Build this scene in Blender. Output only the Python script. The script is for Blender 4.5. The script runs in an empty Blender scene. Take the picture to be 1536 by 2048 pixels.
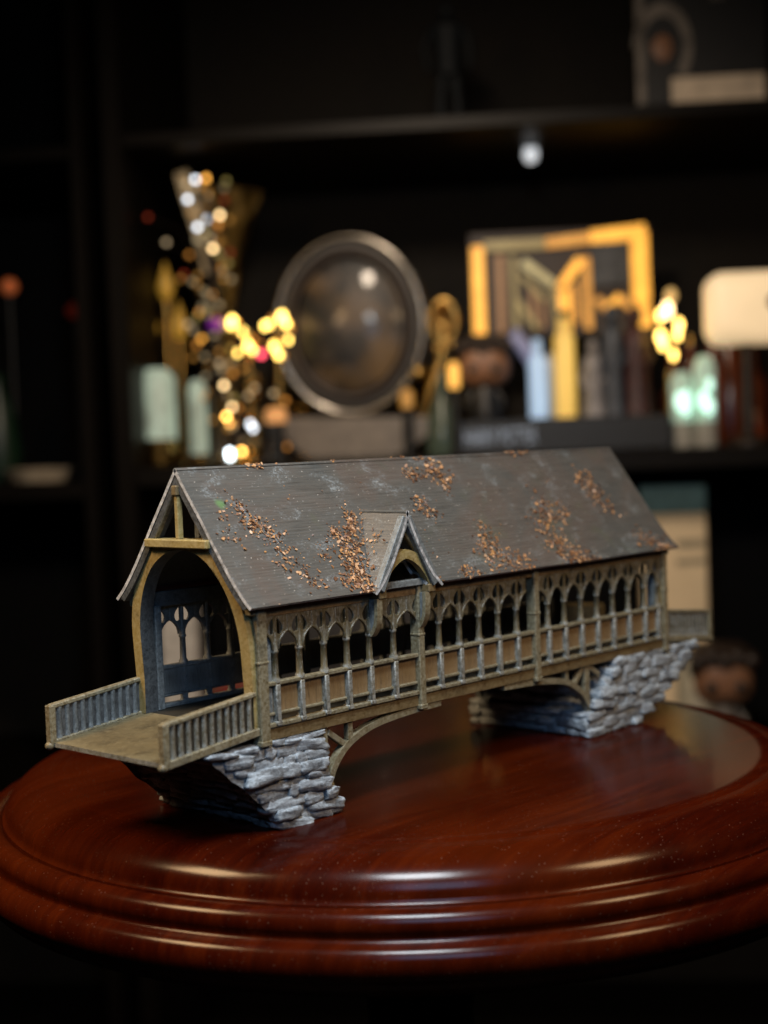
# A hand painted model of a covered timber bridge on a polished round table top, dark bookcase behind.
# 1 scene unit = 10 cm.
import bpy, bmesh, math, random
from mathutils import Vector, Matrix, Euler, noise as mnoise

sc = bpy.context.scene
sc.unit_settings.system = 'METRIC'
sc.unit_settings.scale_length = 0.1
COL = sc.collection
PI = math.pi

# ------------------------------------------------------------------ camera
cam_d = bpy.data.cameras.new("camera")
cam = bpy.data.objects.new("camera", cam_d)
COL.objects.link(cam)
cam.location = (-2.554358, -2.859503, 0.743189)
cam.rotation_euler = (1.523762, 0.036417, -0.821754)
cam_d.sensor_fit = 'HORIZONTAL'
cam_d.sensor_width = 36.0
cam_d.lens = 67.97
cam_d.clip_start = 0.05
cam_d.clip_end = 200
cam_d.dof.use_dof = True
cam_d.dof.focus_distance = 4.12
cam_d.dof.aperture_fstop = 1.18
sc.camera = cam

# ------------------------------------------------------------------ world: a dark room
w = bpy.data.worlds.new("World")
sc.world = w
w.use_nodes = True
w.node_tree.nodes['Background'].inputs[0].default_value = (0.5, 0.6, 0.8, 1)
w.node_tree.nodes['Background'].inputs[1].default_value = 0.0004

# ------------------------------------------------------------------ lamps of the room and an added fill
def area(name, loc, target, power, size, color, size_y=None, spread=PI):
    d = bpy.data.lights.new(name, 'AREA')
    d.energy = power
    d.color = color
    d.shape = 'RECTANGLE' if size_y else 'SQUARE'
    d.size = size
    if size_y:
        d.size_y = size_y
    d.spread = spread
    o = bpy.data.objects.new(name, d)
    COL.objects.link(o)
    o.location = loc
    o.rotation_euler = (Vector(target) - Vector(loc)).to_track_quat('-Z', 'Y').to_euler()
    return o
area("ceiling_lamp_cool", (-0.85, -1.30, 3.45), (0.5, 0.2, 0), 140, 0.95, (0.86, 0.94, 1.0), 0.95, math.radians(150))
area("ceiling_lamp_warm", (-2.75, 1.75, 3.5), (0.6, 0.2, 0), 150, 1.35, (1.0, 0.66, 0.34), 1.35, math.radians(150))
area("ceiling_lamp_warm", (1.55, -3.9, 3.5), (0.8, 0.0, 0), 88, 1.2, (1.0, 0.66, 0.34), 1.2, math.radians(150))
area("window_light", (-2.25, -3.1, 2.5), (1.0, 0.15, -0.1), 21, 1.7, (0.34, 0.60, 1.0), 1.7, math.radians(120))
# added fill light, no lamp known there, turned to the bookcase
area("bookcase_fill", (3.3, 2.7, 4.7), (7.6, 6.4, 0.0), 85, 0.6, (1.0, 0.8, 0.6), 0.6, math.radians(100))

sc.view_settings.view_transform = 'Standard'
sc.view_settings.look = 'None'
sc.view_settings.exposure = 0
sc.view_settings.gamma = 1
sc.cycles.use_denoising = True
sc.cycles.sample_clamp_indirect = 4.0
sc.cycles.max_bounces = 8

# ------------------------------------------------------------------ object helpers
ABS = {}
def finish(o, label=None, cat=None, group=None, kind=None):
    if label: o['label'] = label
    if cat: o['category'] = cat
    if group: o['group'] = group
    if kind: o['kind'] = kind
    return o
def empty(name, loc, rz=0.0, **k):
    o = bpy.data.objects.new(name, None)
    COL.objects.link(o)
    o.empty_display_size = 0.1
    o.location = loc
    o.rotation_euler = (0, 0, rz)
    ABS[o] = Vector(loc)
    return finish(o, **k)
def link(name, mesh, parent=None, loc=(0, 0, 0), rot=(0, 0, 0), scale=(1, 1, 1), **k):
    """loc is in the frame of the thing's own drawing: bridge parts use bridge coordinates"""
    o = bpy.data.objects.new(name, mesh)
    COL.objects.link(o)
    loc = Vector(loc)
    if parent is not None:
        o.parent = parent
        o.location = loc - ABS.get(parent, Vector((0, 0, 0)))
    else:
        o.location = loc
    ABS[o] = loc
    o.rotation_euler = rot
    o.scale = scale
    return finish(o, **k)
def to_mesh(name, bm, mats, smooth=False, angle=None):
    me = bpy.data.meshes.new(name)
    bmesh.ops.recalc_face_normals(bm, faces=bm.faces)
    bm.to_mesh(me)
    bm.free()
    for m in (mats if isinstance(mats, (list, tuple)) else [mats]):
        me.materials.append(m)
    if smooth:
        for p in me.polygons:
            p.use_smooth = True
        if angle:
            try:
                me.set_sharp_from_angle(angle=math.radians(angle))
            except Exception:
                pass
    return me
def add_box(bm, c, s, rot=None, bev=0.0, mi=0):
    M = Matrix.Translation(Vector(c)) @ (rot.to_matrix().to_4x4() if rot is not None else Matrix()) @ Matrix.Diagonal((s[0], s[1], s[2], 1))
    r = bmesh.ops.create_cube(bm, size=1.0, matrix=M)
    vs = r['verts']
    fs = {f for v in vs for f in v.link_faces}
    if bev:
        es = list({e for v in vs for e in v.link_edges})
        b = bmesh.ops.bevel(bm, geom=es, offset=bev, segments=1, affect='EDGES', profile=0.5)
        fs = {f for f in b['faces']} | {f for v in b['verts'] for f in v.link_faces}
    for f in fs:
        if f.is_valid:
            f.material_index = mi
def span_box(bm, a, b, bev=0.0, mi=0):
    a, b = Vector(a), Vector(b)
    add_box(bm, (a + b) / 2, [abs(x) for x in (b - a)], None, bev, mi)
def beam(bm, a, b, wd, th, up=(0, 0, 1), bev=0.0, mi=0):
    a, b = Vector(a), Vector(b)
    d = b - a
    x = d.normalized()
    y = Vector(up).cross(x).normalized()
    z = x.cross(y)
    R = Matrix((x, y, z)).transposed()
    add_box(bm, (a + b) / 2, (d.length, wd, th), R.to_quaternion(), bev, mi)
def prism(bm, pts, f, d0, d1, mi=0):
    """closed polygon pts (2D) mapped by f(p, depth) and swept from depth d0 to d1"""
    A = [bm.verts.new(f(p, d0)) for p in pts]
    B = [bm.verts.new(f(p, d1)) for p in pts]
    n = len(pts)
    fs = [bm.faces.new(A), bm.faces.new(B[::-1])]
    for i in range(n):
        fs.append(bm.faces.new((A[i], B[i], B[(i + 1) % n], A[(i + 1) % n])))
    for q in fs: q.material_index = mi
    return fs
def strip(bm, inner, outer, f, d0, d1, mi=0, mi_in=None):
    """ribbon between two polylines (2D), swept in depth"""
    n = len(inner)
    I0 = [bm.verts.new(f(p, d0)) for p in inner]; I1 = [bm.verts.new(f(p, d1)) for p in inner]
    O0 = [bm.verts.new(f(p, d0)) for p in outer]; O1 = [bm.verts.new(f(p, d1)) for p in outer]
    for i in range(n - 1):
        for q in ((I0[i], I0[i+1], O0[i+1], O0[i]), (I1[i], O1[i], O1[i+1], I1[i+1]),
                  (I0[i], I1[i], I1[i+1], I0[i+1]), (O0[i], O0[i+1], O1[i+1], O1[i])):
            bm.faces.new(q).material_index = mi
        if mi_in is not None:
            for fc in I0[i].link_faces:
                if I1[i] in fc.verts and I0[i+1] in fc.verts: fc.material_index = mi_in
    for k in (0, n - 1):
        bm.faces.new((I0[k], O0[k], O1[k], I1[k])).material_index = mi
def lathe(bm, prof, seg, c=(0, 0, 0), mi=0, cap=True):
    c = Vector(c)
    rings = []
    for r, z in prof:
        if r < 1e-6:
            rings.append([bm.verts.new(c + Vector((0, 0, z)))])
        else:
            rings.append([bm.verts.new(c + Vector((r * math.cos(2*PI*i/seg), r * math.sin(2*PI*i/seg), z))) for i in range(seg)])
    for a, b in zip(rings[:-1], rings[1:]):
        for i in range(seg):
            j = (i + 1) % seg
            if len(a) == 1 and len(b) == 1: continue
            if len(a) == 1: f = bm.faces.new((a[0], b[i], b[j]))
            elif len(b) == 1: f = bm.faces.new((a[i], b[0], a[j]))
            else: f = bm.faces.new((a[i], b[i], b[j], a[j]))
            f.material_index = mi
    if cap:
        for r in (rings[0], rings[-1]):
            if len(r) > 2: bm.faces.new(r).material_index = mi
def tube(bm, pts, r, seg=6, mi=0, closed=False):
    pts = [Vector(p) for p in pts]
    n = len(pts)
    rings = []
    for i, p in enumerate(pts):
        if closed: d = pts[(i+1) % n] - pts[i-1]
        else: d = pts[min(i+1, n-1)] - pts[max(i-1, 0)]
        d.normalize()
        u = d.cross(Vector((0.13, 0.2, 0.97)))
        if u.length < 0.05: u = d.cross(Vector((1, 0, 0)))
        u.normalize(); v = d.cross(u)
        rr = r[i] if isinstance(r, (list, tuple)) else r
        rings.append([bm.verts.new(p + rr * (math.cos(2*PI*k/seg) * u + math.sin(2*PI*k/seg) * v)) for k in range(seg)])
    m = n if closed else n - 1
    for i in range(m):
        a, b = rings[i], rings[(i+1) % n]
        for k in range(seg):
            bm.faces.new((a[k], b[k], b[(k+1) % seg], a[(k+1) % seg])).material_index = mi
    if not closed:
        for q in (rings[0], rings[-1]): bm.faces.new(q).material_index = mi
def ball(bm, c, r, sub=2, sc3=(1, 1, 1), mi=0):
    M = Matrix.Translation(Vector(c)) @ Matrix.Diagonal((r*sc3[0], r*sc3[1], r*sc3[2], 1))
    res = bmesh.ops.create_icosphere(bm, subdivisions=sub, radius=1.0, matrix=M)
    for v in res['verts']:
        for f in v.link_faces: f.material_index = mi; f.smooth = True
def rbox(bm, c, s, r, mi=0, seg=4):
    M = Matrix.Translation(Vector(c)) @ Matrix.Diagonal((s[0], s[1], s[2], 1))
    res = bmesh.ops.create_cube(bm, size=1.0, matrix=M)
    es = list({e for v in res['verts'] for e in v.link_edges})
    b = bmesh.ops.bevel(bm, geom=es, offset=r, segments=seg, affect='EDGES', profile=0.5)
    for f in {f for v in b['verts'] for f in v.link_faces} | set(b['faces']):
        f.material_index = mi; f.smooth = True

# ------------------------------------------------------------------ materials
class N:
    def __init__(s, name):
        s.m = bpy.data.materials.new(name); s.m.use_nodes = True
        s.t = s.m.node_tree; s.b = s.t.nodes['Principled BSDF']
        s.tc = s.new('ShaderNodeTexCoord')
    def new(s, typ, **kw):
        n = s.t.nodes.new(typ)
        for k, v in kw.items(): setattr(n, k, v)
        return n
    def put(s, sock, v):
        if isinstance(v, bpy.types.NodeSocket): s.t.links.new(v, sock)
        elif isinstance(v, (tuple, list)) and len(v) == 3 and sock.type == 'RGBA': sock.default_value = (*v, 1)
        else: sock.default_value = v
    def coords(s, scale=(1, 1, 1), rot=(0, 0, 0), src='Object'):
        m = s.new('ShaderNodeMapping')
        s.put(m.inputs['Vector'], s.tc.outputs[src]); m.inputs['Scale'].default_value = scale; m.inputs['Rotation'].default_value = rot
        return m.outputs[0]
    def noise(s, scale, detail=4, rough=0.6, vec=None, dist=0.0, w=None):
        n = s.new('ShaderNodeTexNoise')
        if w is not None:
            n.noise_dimensions = '4D'; s.put(n.inputs['W'], w)
        s.put(n.inputs['Vector'], vec if vec is not None else s.tc.outputs['Object'])
        n.inputs['Scale'].default_value = scale; n.inputs['Detail'].default_value = detail
        n.inputs['Roughness'].default_value = rough; n.inputs['Distortion'].default_value = dist
        return n.outputs['Fac']
    def voro(s, scale, vec=None, out='Distance'):
        n = s.new('ShaderNodeTexVoronoi'); s.put(n.inputs['Vector'], vec if vec is not None else s.tc.outputs['Object'])
        n.inputs['Scale'].default_value = scale
        return n.outputs[out]
    def ramp(s, f, stops):
        n = s.new('ShaderNodeValToRGB'); s.put(n.inputs[0], f)
        while len(n.color_ramp.elements) < len(stops): n.color_ramp.elements.new(0.5)
        for e, (p, c) in zip(n.color_ramp.elements, stops):
            e.position = p; e.color = (*c, 1) if isinstance(c, (tuple, list)) else (c, c, c, 1)
        return n.outputs[0]
    def mix(s, f, a, b, mode='MIX'):
        n = s.new('ShaderNodeMix', data_type='RGBA', blend_type=mode)
        s.put(n.inputs[0], f); s.put(n.inputs[6], a); s.put(n.inputs[7], b)
        return n.outputs[2]
    def math(s, op, a, b=0.0, c=None):
        n = s.new('ShaderNodeMath', operation=op); s.put(n.inputs[0], a); s.put(n.inputs[1], b)
        if c is not None: s.put(n.inputs[2], c)
        return n.outputs[0]
    def bump(s, h, strength=0.3, dist=0.01):
        n = s.new('ShaderNodeBump'); s.put(n.inputs['Height'], h); n.inputs['Strength'].default_value = strength; n.inputs['Distance'].default_value = dist
        s.put(s.b.inputs['Normal'], n.outputs[0])
    def rand(s):
        return s.new('ShaderNodeObjectInfo').outputs['Random']
    def point(s):
        return s.new('ShaderNodeNewGeometry').outputs['Pointiness']
    def set(s, **k):
        for a, v in k.items(): s.put(s.b.inputs[a.replace('_', ' ')], v)
        return s.m

def painted(name, dark, mid, light, rough=0.5, drybrush=0.35, streak=(30, 30, 9), spark=None):
    """hand painted resin: base coat, dark wash in blotches, pale dry brushing in streaks"""
    n = N(name)
    r = n.rand()
    a = n.noise(16, 5, 0.65, n.coords(), 0.4, n.math('MULTIPLY', r, 7.0))
    b = n.noise(6.5, 4, 0.6, n.coords(streak), 0.3, n.math('MULTIPLY', r, 11.0))
    c = n.noise(95, 4, 0.75, n.coords(), 0.2, n.math('MULTIPLY', r, 3.0))
    col = n.ramp(a, [(0.3, dark), (0.5, mid), (0.75, [x * 1.25 for x in mid])])
    fb = n.math('MULTIPLY', n.ramp(b, [(0.48, 0.0), (0.68, 1.0)]), n.ramp(c, [(0.4, 0.15), (0.62, 1.0)]))
    col = n.mix(n.math('MULTIPLY', fb, drybrush), col, light)
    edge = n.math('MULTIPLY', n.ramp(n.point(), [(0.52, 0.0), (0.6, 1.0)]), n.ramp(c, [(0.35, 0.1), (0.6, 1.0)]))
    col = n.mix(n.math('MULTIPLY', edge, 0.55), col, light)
    if spark:
        d = n.noise(210, 2, 0.8, n.coords(), 0, n.math('MULTIPLY', r, 5.0))
        col = n.mix(n.math('MULTIPLY', n.ramp(d, [(0.66, 0.0), (0.72, 1.0)]), n.ramp(b, [(0.42, 0.0), (0.6, 1.0)])), col, spark)
    n.bump(n.math('ADD', c, n.math('MULTIPLY', b, 0.6)), 0.35, 0.004)
    return n.set(Base_Color=col, Roughness=n.ramp(c, [(0.3, rough - 0.1), (0.7, rough + 0.15)]), Specular_IOR_Level=0.45)

M_OLIVE = painted("olive_gold_paint", (0.014, 0.009, 0.003), (0.080, 0.056, 0.020), (0.30, 0.28, 0.20), 0.42, 0.6, (30, 30, 9), (0.62, 0.60, 0.52))
M_GOLD = painted("gold_ochre_paint", (0.07, 0.047, 0.012), (0.20, 0.145, 0.038), (0.38, 0.31, 0.16), 0.45, 0.4, (12, 12, 12))
M_SLATE = painted("slate_wash_paint", (0.018, 0.021, 0.023), (0.070, 0.078, 0.080), (0.24, 0.27, 0.28), 0.45, 0.5, (26, 26, 8))
M_BRONZE = painted("dark_bronze_paint", (0.014, 0.009, 0.003), (0.066, 0.049, 0.019), (0.27, 0.25, 0.18), 0.42, 0.45, (9, 26, 26), (0.5, 0.48, 0.4))
M_DARK = painted("dark_slate_and_shade", (0.006, 0.007, 0.008), (0.018, 0.020, 0.022), (0.11, 0.12, 0.125), 0.5, 0.35, (26, 26, 8))
M_GAP_SHADE = painted("gap_shade_paint", (0.003, 0.0025, 0.0015), (0.009, 0.007, 0.004), (0.03, 0.025, 0.015), 0.6, 0.3, (10, 10, 10))
M_BEAM = painted("brown_beam_paint", (0.022, 0.013, 0.005), (0.082, 0.055, 0.02), (0.2, 0.15, 0.08), 0.45, 0.4, (4, 20, 30))
M_DECK = painted("deck_paint", (0.035, 0.025, 0.010), (0.085, 0.064, 0.028), (0.2, 0.165, 0.09), 0.6, 0.3, (10, 10, 10))
M_PANEL = painted("rust_panel_paint", (0.020, 0.010, 0.003), (0.135, 0.080, 0.029), (0.32, 0.24, 0.14), 0.45, 0.8, (30, 30, 7), (0.42, 0.34, 0.22))
M_RUST = painted("rust_brown_wash", (0.03, 0.016, 0.008), (0.10, 0.058, 0.024), (0.24, 0.17, 0.09), 0.5, 0.5, (20, 20, 14))
M_GREY = painted("grey_brush_paint", (0.022, 0.017, 0.008), (0.082, 0.066, 0.033), (0.36, 0.38, 0.37), 0.40, 0.55, (36, 36, 9), (0.7, 0.72, 0.72))

def roof_mat(name, base, pale):
    n = N(name)
    big = n.noise(3.2, 5, 0.62, n.coords(), 0.6)
    med = n.noise(9, 5, 0.65, n.coords((1, 1, 1.6)), 0.4)
    lines = n.noise(7, 4, 0.7, n.coords((1.3, 1, 34)), 0.25)
    fine = n.noise(130, 3, 0.7, n.coords())
    col = n.ramp(big, [(0.3, [x * y for x, y in zip(base, (0.74, 0.86, 0.94))]), (0.46, base), (0.60, [x * y for x, y in zip(base, (1.22, 0.98, 0.90))]), (0.76, [x * y for x, y in zip(base, (0.92, 1.08, 0.86))])])
    col = n.mix(n.math('MULTIPLY', n.ramp(lines, [(0.42, 0.0), (0.66, 1.0)]), 0.42), col, [x * 1.8 for x in base])
    col = n.mix(n.math('MULTIPLY', n.ramp(lines, [(0.3, 1.0), (0.42, 0.0)]), 0.7), col, [x * 0.42 for x in base])
    scuff = n.math('MULTIPLY', n.ramp(med, [(0.54, 0.0), (0.7, 1.0)]), n.ramp(fine, [(0.46, 0.0), (0.62, 1.0)]))
    col = n.mix(n.math('MULTIPLY', scuff, 0.75), col, pale)
    g = n.noise(4.1, 3, 0.6, n.coords((1, 1, 1), (0.4, 0.2, 1.0)), 0.5)
    col = n.mix(n.math('MULTIPLY', n.ramp(g, [(0.6, 0.0), (0.74, 1.0)]), 0.35), col, (0.075, 0.095, 0.04))
    # one round green paint spot near the gable
    sub = n.new('ShaderNodeVectorMath', operation='DISTANCE')
    n.put(sub.inputs[0], n.tc.outputs['Object']); sub.inputs[1].default_value = (0.046, 0.176, 0.597)
    dd = n.math('ADD', sub.outputs['Value'], n.math('MULTIPLY', n.noise(60, 3), 0.016))
    col = n.mix(n.math('MULTIPLY', n.ramp(dd, [(0.017, 1.0), (0.029, 0.0)]), 0.7), col, (0.09, 0.2, 0.06))
    speck = n.noise(170, 1, 0.5, n.coords())
    col = n.mix(n.ramp(speck, [(0.745, 0.0), (0.77, 1.0)]), col, (0.5, 0.47, 0.42))
    # shallow ribs of the boards
    sx = n.new('ShaderNodeSeparateXYZ'); n.put(sx.inputs[0], n.tc.outputs['Object'])
    ph = n.math('ADD', n.math('MULTIPLY', sx.outputs[2], 760.0), n.math('MULTIPLY', n.noise(3.0, 3, 0.6, n.coords((1, 1, 1))), 9.0))
    rib = n.math('MULTIPLY', n.math('SINE', ph), n.ramp(n.noise(2.3, 3, 0.6), [(0.35, 0.15), (0.6, 1.0)]))
    col = n.mix(n.math('MULTIPLY', n.ramp(rib, [(0.0, 0.0), (0.9, 1.0)]), 0.22), col, [x * 1.7 for x in base])
    n.bump(n.math('ADD', n.math('ADD', lines, n.math('MULTIPLY', rib, 0.35)), n.math('MULTIPLY', fine, 0.5)), 0.42, 0.004)
    return n.set(Base_Color=col, Roughness=n.ramp(med, [(0.3, 0.42), (0.7, 0.62)]), Specular_IOR_Level=0.5)
M_ROOF = roof_mat("roof_grey_brown_paint", (0.060, 0.058, 0.053), (0.26, 0.30, 0.32))
M_DORMER = roof_mat("dormer_lit_paint", (0.088, 0.082, 0.074), (0.26, 0.27, 0.26))
def pale_edge():
    n = N("worn_white_edge")
    f = n.noise(60, 4, 0.7)
    return n.set(Base_Color=n.ramp(f, [(0.3, (0.14, 0.14, 0.14)), (0.5, (0.36, 0.37, 0.38)), (0.7, (0.62, 0.63, 0.64))]), Roughness=0.5)
M_EDGE = pale_edge()

def stone_mat(name, lo, mid, hi):
    n = N(name)
    r = n.rand()
    pos = n.new('ShaderNodeNewGeometry').outputs['Position']
    a = n.noise(17, 6, 0.68, pos, 0.6, n.math('MULTIPLY', r, 0.6))
    c = n.noise(80, 5, 0.75, pos, 0.2)
    st = n.new('ShaderNodeMapping'); n.put(st.inputs['Vector'], pos); st.inputs['Scale'].default_value = (9, 9, 42)
    b = n.noise(1.6, 5, 0.65, st.outputs[0], 0.4)
    col = n.ramp(a, [(0.36, lo), (0.5, mid), (0.66, [x * 1.35 for x in mid])])
    brush = n.math('MULTIPLY', n.ramp(b, [(0.46, 0.0), (0.62, 1.0)]), n.ramp(c, [(0.36, 0.25), (0.58, 1.0)]))
    col = n.mix(n.math('MULTIPLY', brush, 0.85), col, hi)
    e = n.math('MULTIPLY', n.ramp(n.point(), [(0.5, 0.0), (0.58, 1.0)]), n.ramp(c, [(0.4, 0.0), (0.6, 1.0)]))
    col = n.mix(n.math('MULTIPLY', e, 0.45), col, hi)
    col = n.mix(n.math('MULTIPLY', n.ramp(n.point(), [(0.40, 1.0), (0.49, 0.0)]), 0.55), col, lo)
    n.bump(n.math('ADD', n.math('MULTIPLY', a, 1.6), n.math('ADD', n.math('MULTIPLY', c, 0.6), b)), 0.75, 0.006)
    return n.set(Base_Color=col, Roughness=0.6, Specular_IOR_Level=0.4)
M_STONE = stone_mat("grey_stone_paint", (0.042, 0.047, 0.054), (0.16, 0.176, 0.195), (0.44, 0.51, 0.57))
M_MORTAR = stone_mat("dark_mortar_paint", (0.035, 0.038, 0.043), (0.15, 0.16, 0.172), (0.38, 0.42, 0.455))

def wood_mat():
    n = N("polished_mahogany")
    v = n.coords((1.0, 11.0, 3.0), (0, 0, 0.75))
    a = n.noise(1.5, 7, 0.68, v, 0.35)
    b = n.noise(24, 4, 0.7, n.coords((0.5, 9, 3), (0, 0, 0.6)), 0.2)
    big = n.noise(0.9, 3, 0.5, None, 0.3)
    col = n.ramp(a, [(0.25, (0.010, 0.0009, 0.0003)), (0.5, (0.026, 0.0024, 0.0005)), (0.78, (0.058, 0.0075, 0.0009))])
    col = n.mix(n.math('MULTIPLY', n.ramp(b, [(0.5, 0.0), (0.72, 1.0)]), 0.4), col, (0.015, 0.003, 0.002))
    col = n.mix(n.math('MULTIPLY', n.ramp(big, [(0.45, 0.0), (0.7, 1.0)]), 0.45), col, (0.080, 0.0125, 0.0013))
    # dust and pores under the lacquer
    d = n.voro(60); thin = n.noise(5, 3, 0.6)
    spk = n.math('MULTIPLY', n.ramp(d, [(0.075, 1.0), (0.12, 0.0)]), n.ramp(thin, [(0.36, 0.0), (0.56, 1.0)]))
    d2 = n.voro(115); thin2 = n.noise(8, 3, 0.6, n.coords((1, 1, 1), (1, 0.3, 0)))
    spk2 = n.math('MULTIPLY', n.ramp(d2, [(0.08, 1.0), (0.15, 0.0)]), n.ramp(thin2, [(0.45, 0.0), (0.62, 0.8)]))
    s = n.math('MAXIMUM', spk, spk2)
    col = n.mix(n.math('MULTIPLY', s, 0.24), col, (0.34, 0.2, 0.15))
    # fine scratches
    sv = n.voro(13, n.coords((1.0, 24, 1), (0, 0, 0.95)))
    scr = n.math('MULTIPLY', n.ramp(sv, [(0.03, 1.0), (0.055, 0.0)]), n.ramp(n.noise(2.4, 2), [(0.5, 0.0), (0.62, 1.0)]))
    col = n.mix(n.math('MULTIPLY', scr, 0.45), col, (0.35, 0.2, 0.14))
    fine = n.noise(150, 3, 0.7)
    n.bump(n.math('ADD', n.math('MULTIPLY', s, 1.0), n.math('ADD', n.math('MULTIPLY', fine, 0.22), n.math('MULTIPLY', b, 0.12))), 0.35, 0.006)
    return n.set(Base_Color=col, Roughness=n.ramp(n.noise(7, 4, 0.7), [(0.3, 0.24), (0.7, 0.36)]), Specular_IOR_Level=0.0,
                 Coat_Weight=0.40, Coat_Roughness=0.19, Coat_IOR=1.5)
M_WOOD = wood_mat()

def flake_mat():
    n = N("dry_brown_flake")
    g = n.new('ShaderNodeNewGeometry').outputs['Random Per Island']
    f = n.math('FRACT', n.math('ADD', n.rand(), g))
    col = n.ramp(f, [(0.0, (0.045, 0.017, 0.008)), (0.3, (0.16, 0.07, 0.03)), (0.62, (0.34, 0.175, 0.08)), (0.85, (0.48, 0.25, 0.09)), (1.0, (0.6, 0.40, 0.26))])
    col = n.mix(n.math('MULTIPLY', n.noise(140, 3), 0.35), col, (0.12, 0.05, 0.02))
    return n.set(Base_Color=col, Roughness=0.5)
M_FLAKE = flake_mat()

def plain(name, c, rough=0.5, metal=0.0, var=0.25, scale=12, **k):
    n = N(name)
    f = n.noise(scale, 4, 0.6)
    col = n.ramp(f, [(0.3, [x * (1 - var) for x in c]), (0.7, [min(1, x * (1 + var)) for x in c])])
    return n.set(Base_Color=col, Roughness=rough, Metallic=metal, **k)
def glow(name, c, s, base=None, vary=0.0, scale=(5, 5, 1.2)):
    n = N(name)
    if vary:      # uneven glass: streaks in the lit body
        f = n.noise(1.6, 4, 0.6, n.coords(scale), 0.4)
        n.set(Emission_Strength=n.ramp(f, [(0.34, s * (1 - vary)), (0.66, s * (1 + vary * 0.6))]))
        return n.set(Base_Color=base or c, Emission_Color=c, Roughness=0.4)
    return n.set(Base_Color=base or c, Emission_Color=c, Emission_Strength=s, Roughness=0.4)
M_CASE = plain("black_brown_laminate", (0.0042, 0.0031, 0.0022), 0.45, Specular_IOR_Level=0.12)
M_BACK = plain("dark_back_panel", (0.0150, 0.0125, 0.0100), 0.6, Specular_IOR_Level=0.1)
M_FLOOR = plain("dark_floor", (0.01, 0.008, 0.007), 0.6)
M_BRASS = plain("aged_brass", (0.55, 0.34, 0.1), 0.25, 1.0)
M_TAUPE = plain("taupe_resin", (0.17, 0.145, 0.12), 0.45)
M_RIM = plain("polished_taupe_metal", (0.26, 0.24, 0.21), 0.22, 1.0)
M_PLATE = plain("dark_taupe_plate", (0.03, 0.025, 0.02), 0.5)
M_BLACK = plain("black_plastic", (0.008, 0.008, 0.008), 0.4)
M_SKIN = plain("tan_vinyl", (0.24, 0.115, 0.06), 0.5)
M_HAIR = plain("dark_brown_vinyl", (0.02, 0.011, 0.007), 0.5)
M_WHITE = plain("off_white_card", (0.62, 0.58, 0.52), 0.6)
M_CREAM = plain("cream_card", (0.80, 0.63, 0.40), 0.6, 0.0, 0.08, 3)
M_TEAL = plain("teal_card", (0.10, 0.2, 0.21), 0.6)
M_PLUM = plain("plum_glass", (0.05, 0.012, 0.014), 0.15)
M_CHROME = plain("chrome", (0.75, 0.76, 0.78), 0.12, 1.0)

# ------------------------------------------------------------------ setting: floor and table
bm = bmesh.new()
bmesh.ops.create_grid(bm, x_segments=1, y_segments=1, size=40, matrix=Matrix.Translation((3, 3, -8.0)))
link("floor", to_mesh("floor", bm, M_FLOOR), kind='structure')

TC = Vector((1.071, 0.434, 0.0))
def arc(cx, cz, r, a0, a1, n, rz=None):
    return [(cx + r * math.cos(math.radians(a0 + (a1 - a0) * i / n)), cz + (rz or r) * math.sin(math.radians(a0 + (a1 - a0) * i / n))) for i in range(n + 1)]
prof = [(0, -0.287), (0.4, -0.287), (0.9, -0.287), (1.14, -0.287), (1.182, -0.2875), (1.187, -0.2905)]
prof += arc(1.190, -0.394, 0.155, 88, 4, 16, 0.1025)            # ovolo
prof += [(1.348, -0.398), (1.356, -0.402)]
prof += arc(1.392, -0.436, 0.040, 150, 0, 12)                    # bead
prof += [(1.431, -0.446), (1.427, -0.456), (1.428, -0.464), (1.434, -0.468)]   # hollow
prof += arc(1.438, -0.520, 0.036, 84, -60, 14, 0.047)                   # lower bead
prof += [(1.448, -0.575), (1.425, -0.605), (1.36, -0.63), (1.25, -0.645), (0.9, -0.65), (0.3, -0.66), (0.25, -0.75), (0.18, -1.2), (0.24, -2.6), (0.3, -4.4), (0.2, -5.4), (0.34, -6.6), (0.9, -7.7), (1.0, -8.0), (0, -8.0)]
table = empty("pedestal_table", (TC.x, TC.y, -8.0), label="round polished mahogany table top with moulded rim under the model bridge", cat="table")
bm = bmesh.new()
cut = next(i for i, q in enumerate(prof) if q == (0.3, -0.66))
lathe(bm, prof[:cut + 1], 320)
link("table_top", to_mesh("table_top", bm, M_WOOD, True, 50), table, TC)
bm = bmesh.new()
lathe(bm, [(0.3, -0.662)] + prof[cut + 1:], 48)
link("pedestal", to_mesh("pedestal", bm, M_WOOD, True, 50), table, TC)

def smooth_path(pts, n):
    out = []
    m = len(pts) - 1
    for i in range(n + 1):
        t = i / n * m
        k = min(int(t), m - 1); f = t - k
        p0, p1, p2, p3 = [Vector(pts[max(0, min(m, j))]) for j in (k-1, k, k+1, k+2)]
        out.append(0.5 * ((2*p1) + (-p0+p2)*f + (2*p0-5*p1+4*p2-p3)*f*f + (-p0+3*p1-3*p2+p3)*f**3))
    return out
# ------------------------------------------------------------------ the model bridge
L, W = 2.0, 0.512
B0 = Vector((1.0, 0.256, -0.287))
bridge = empty("model_bridge", B0, label="hand painted miniature covered bridge with gothic arcade, grey roof and stone piers", cat="model bridge")
def part(name, bm_or_me, mats=None, parent=None, smooth=False, angle=None, **k):
    me = to_mesh(name, bm_or_me, mats, smooth, angle) if isinstance(bm_or_me, bmesh.types.BMesh) else bm_or_me
    return link(name, me, parent or bridge, **k)

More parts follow.
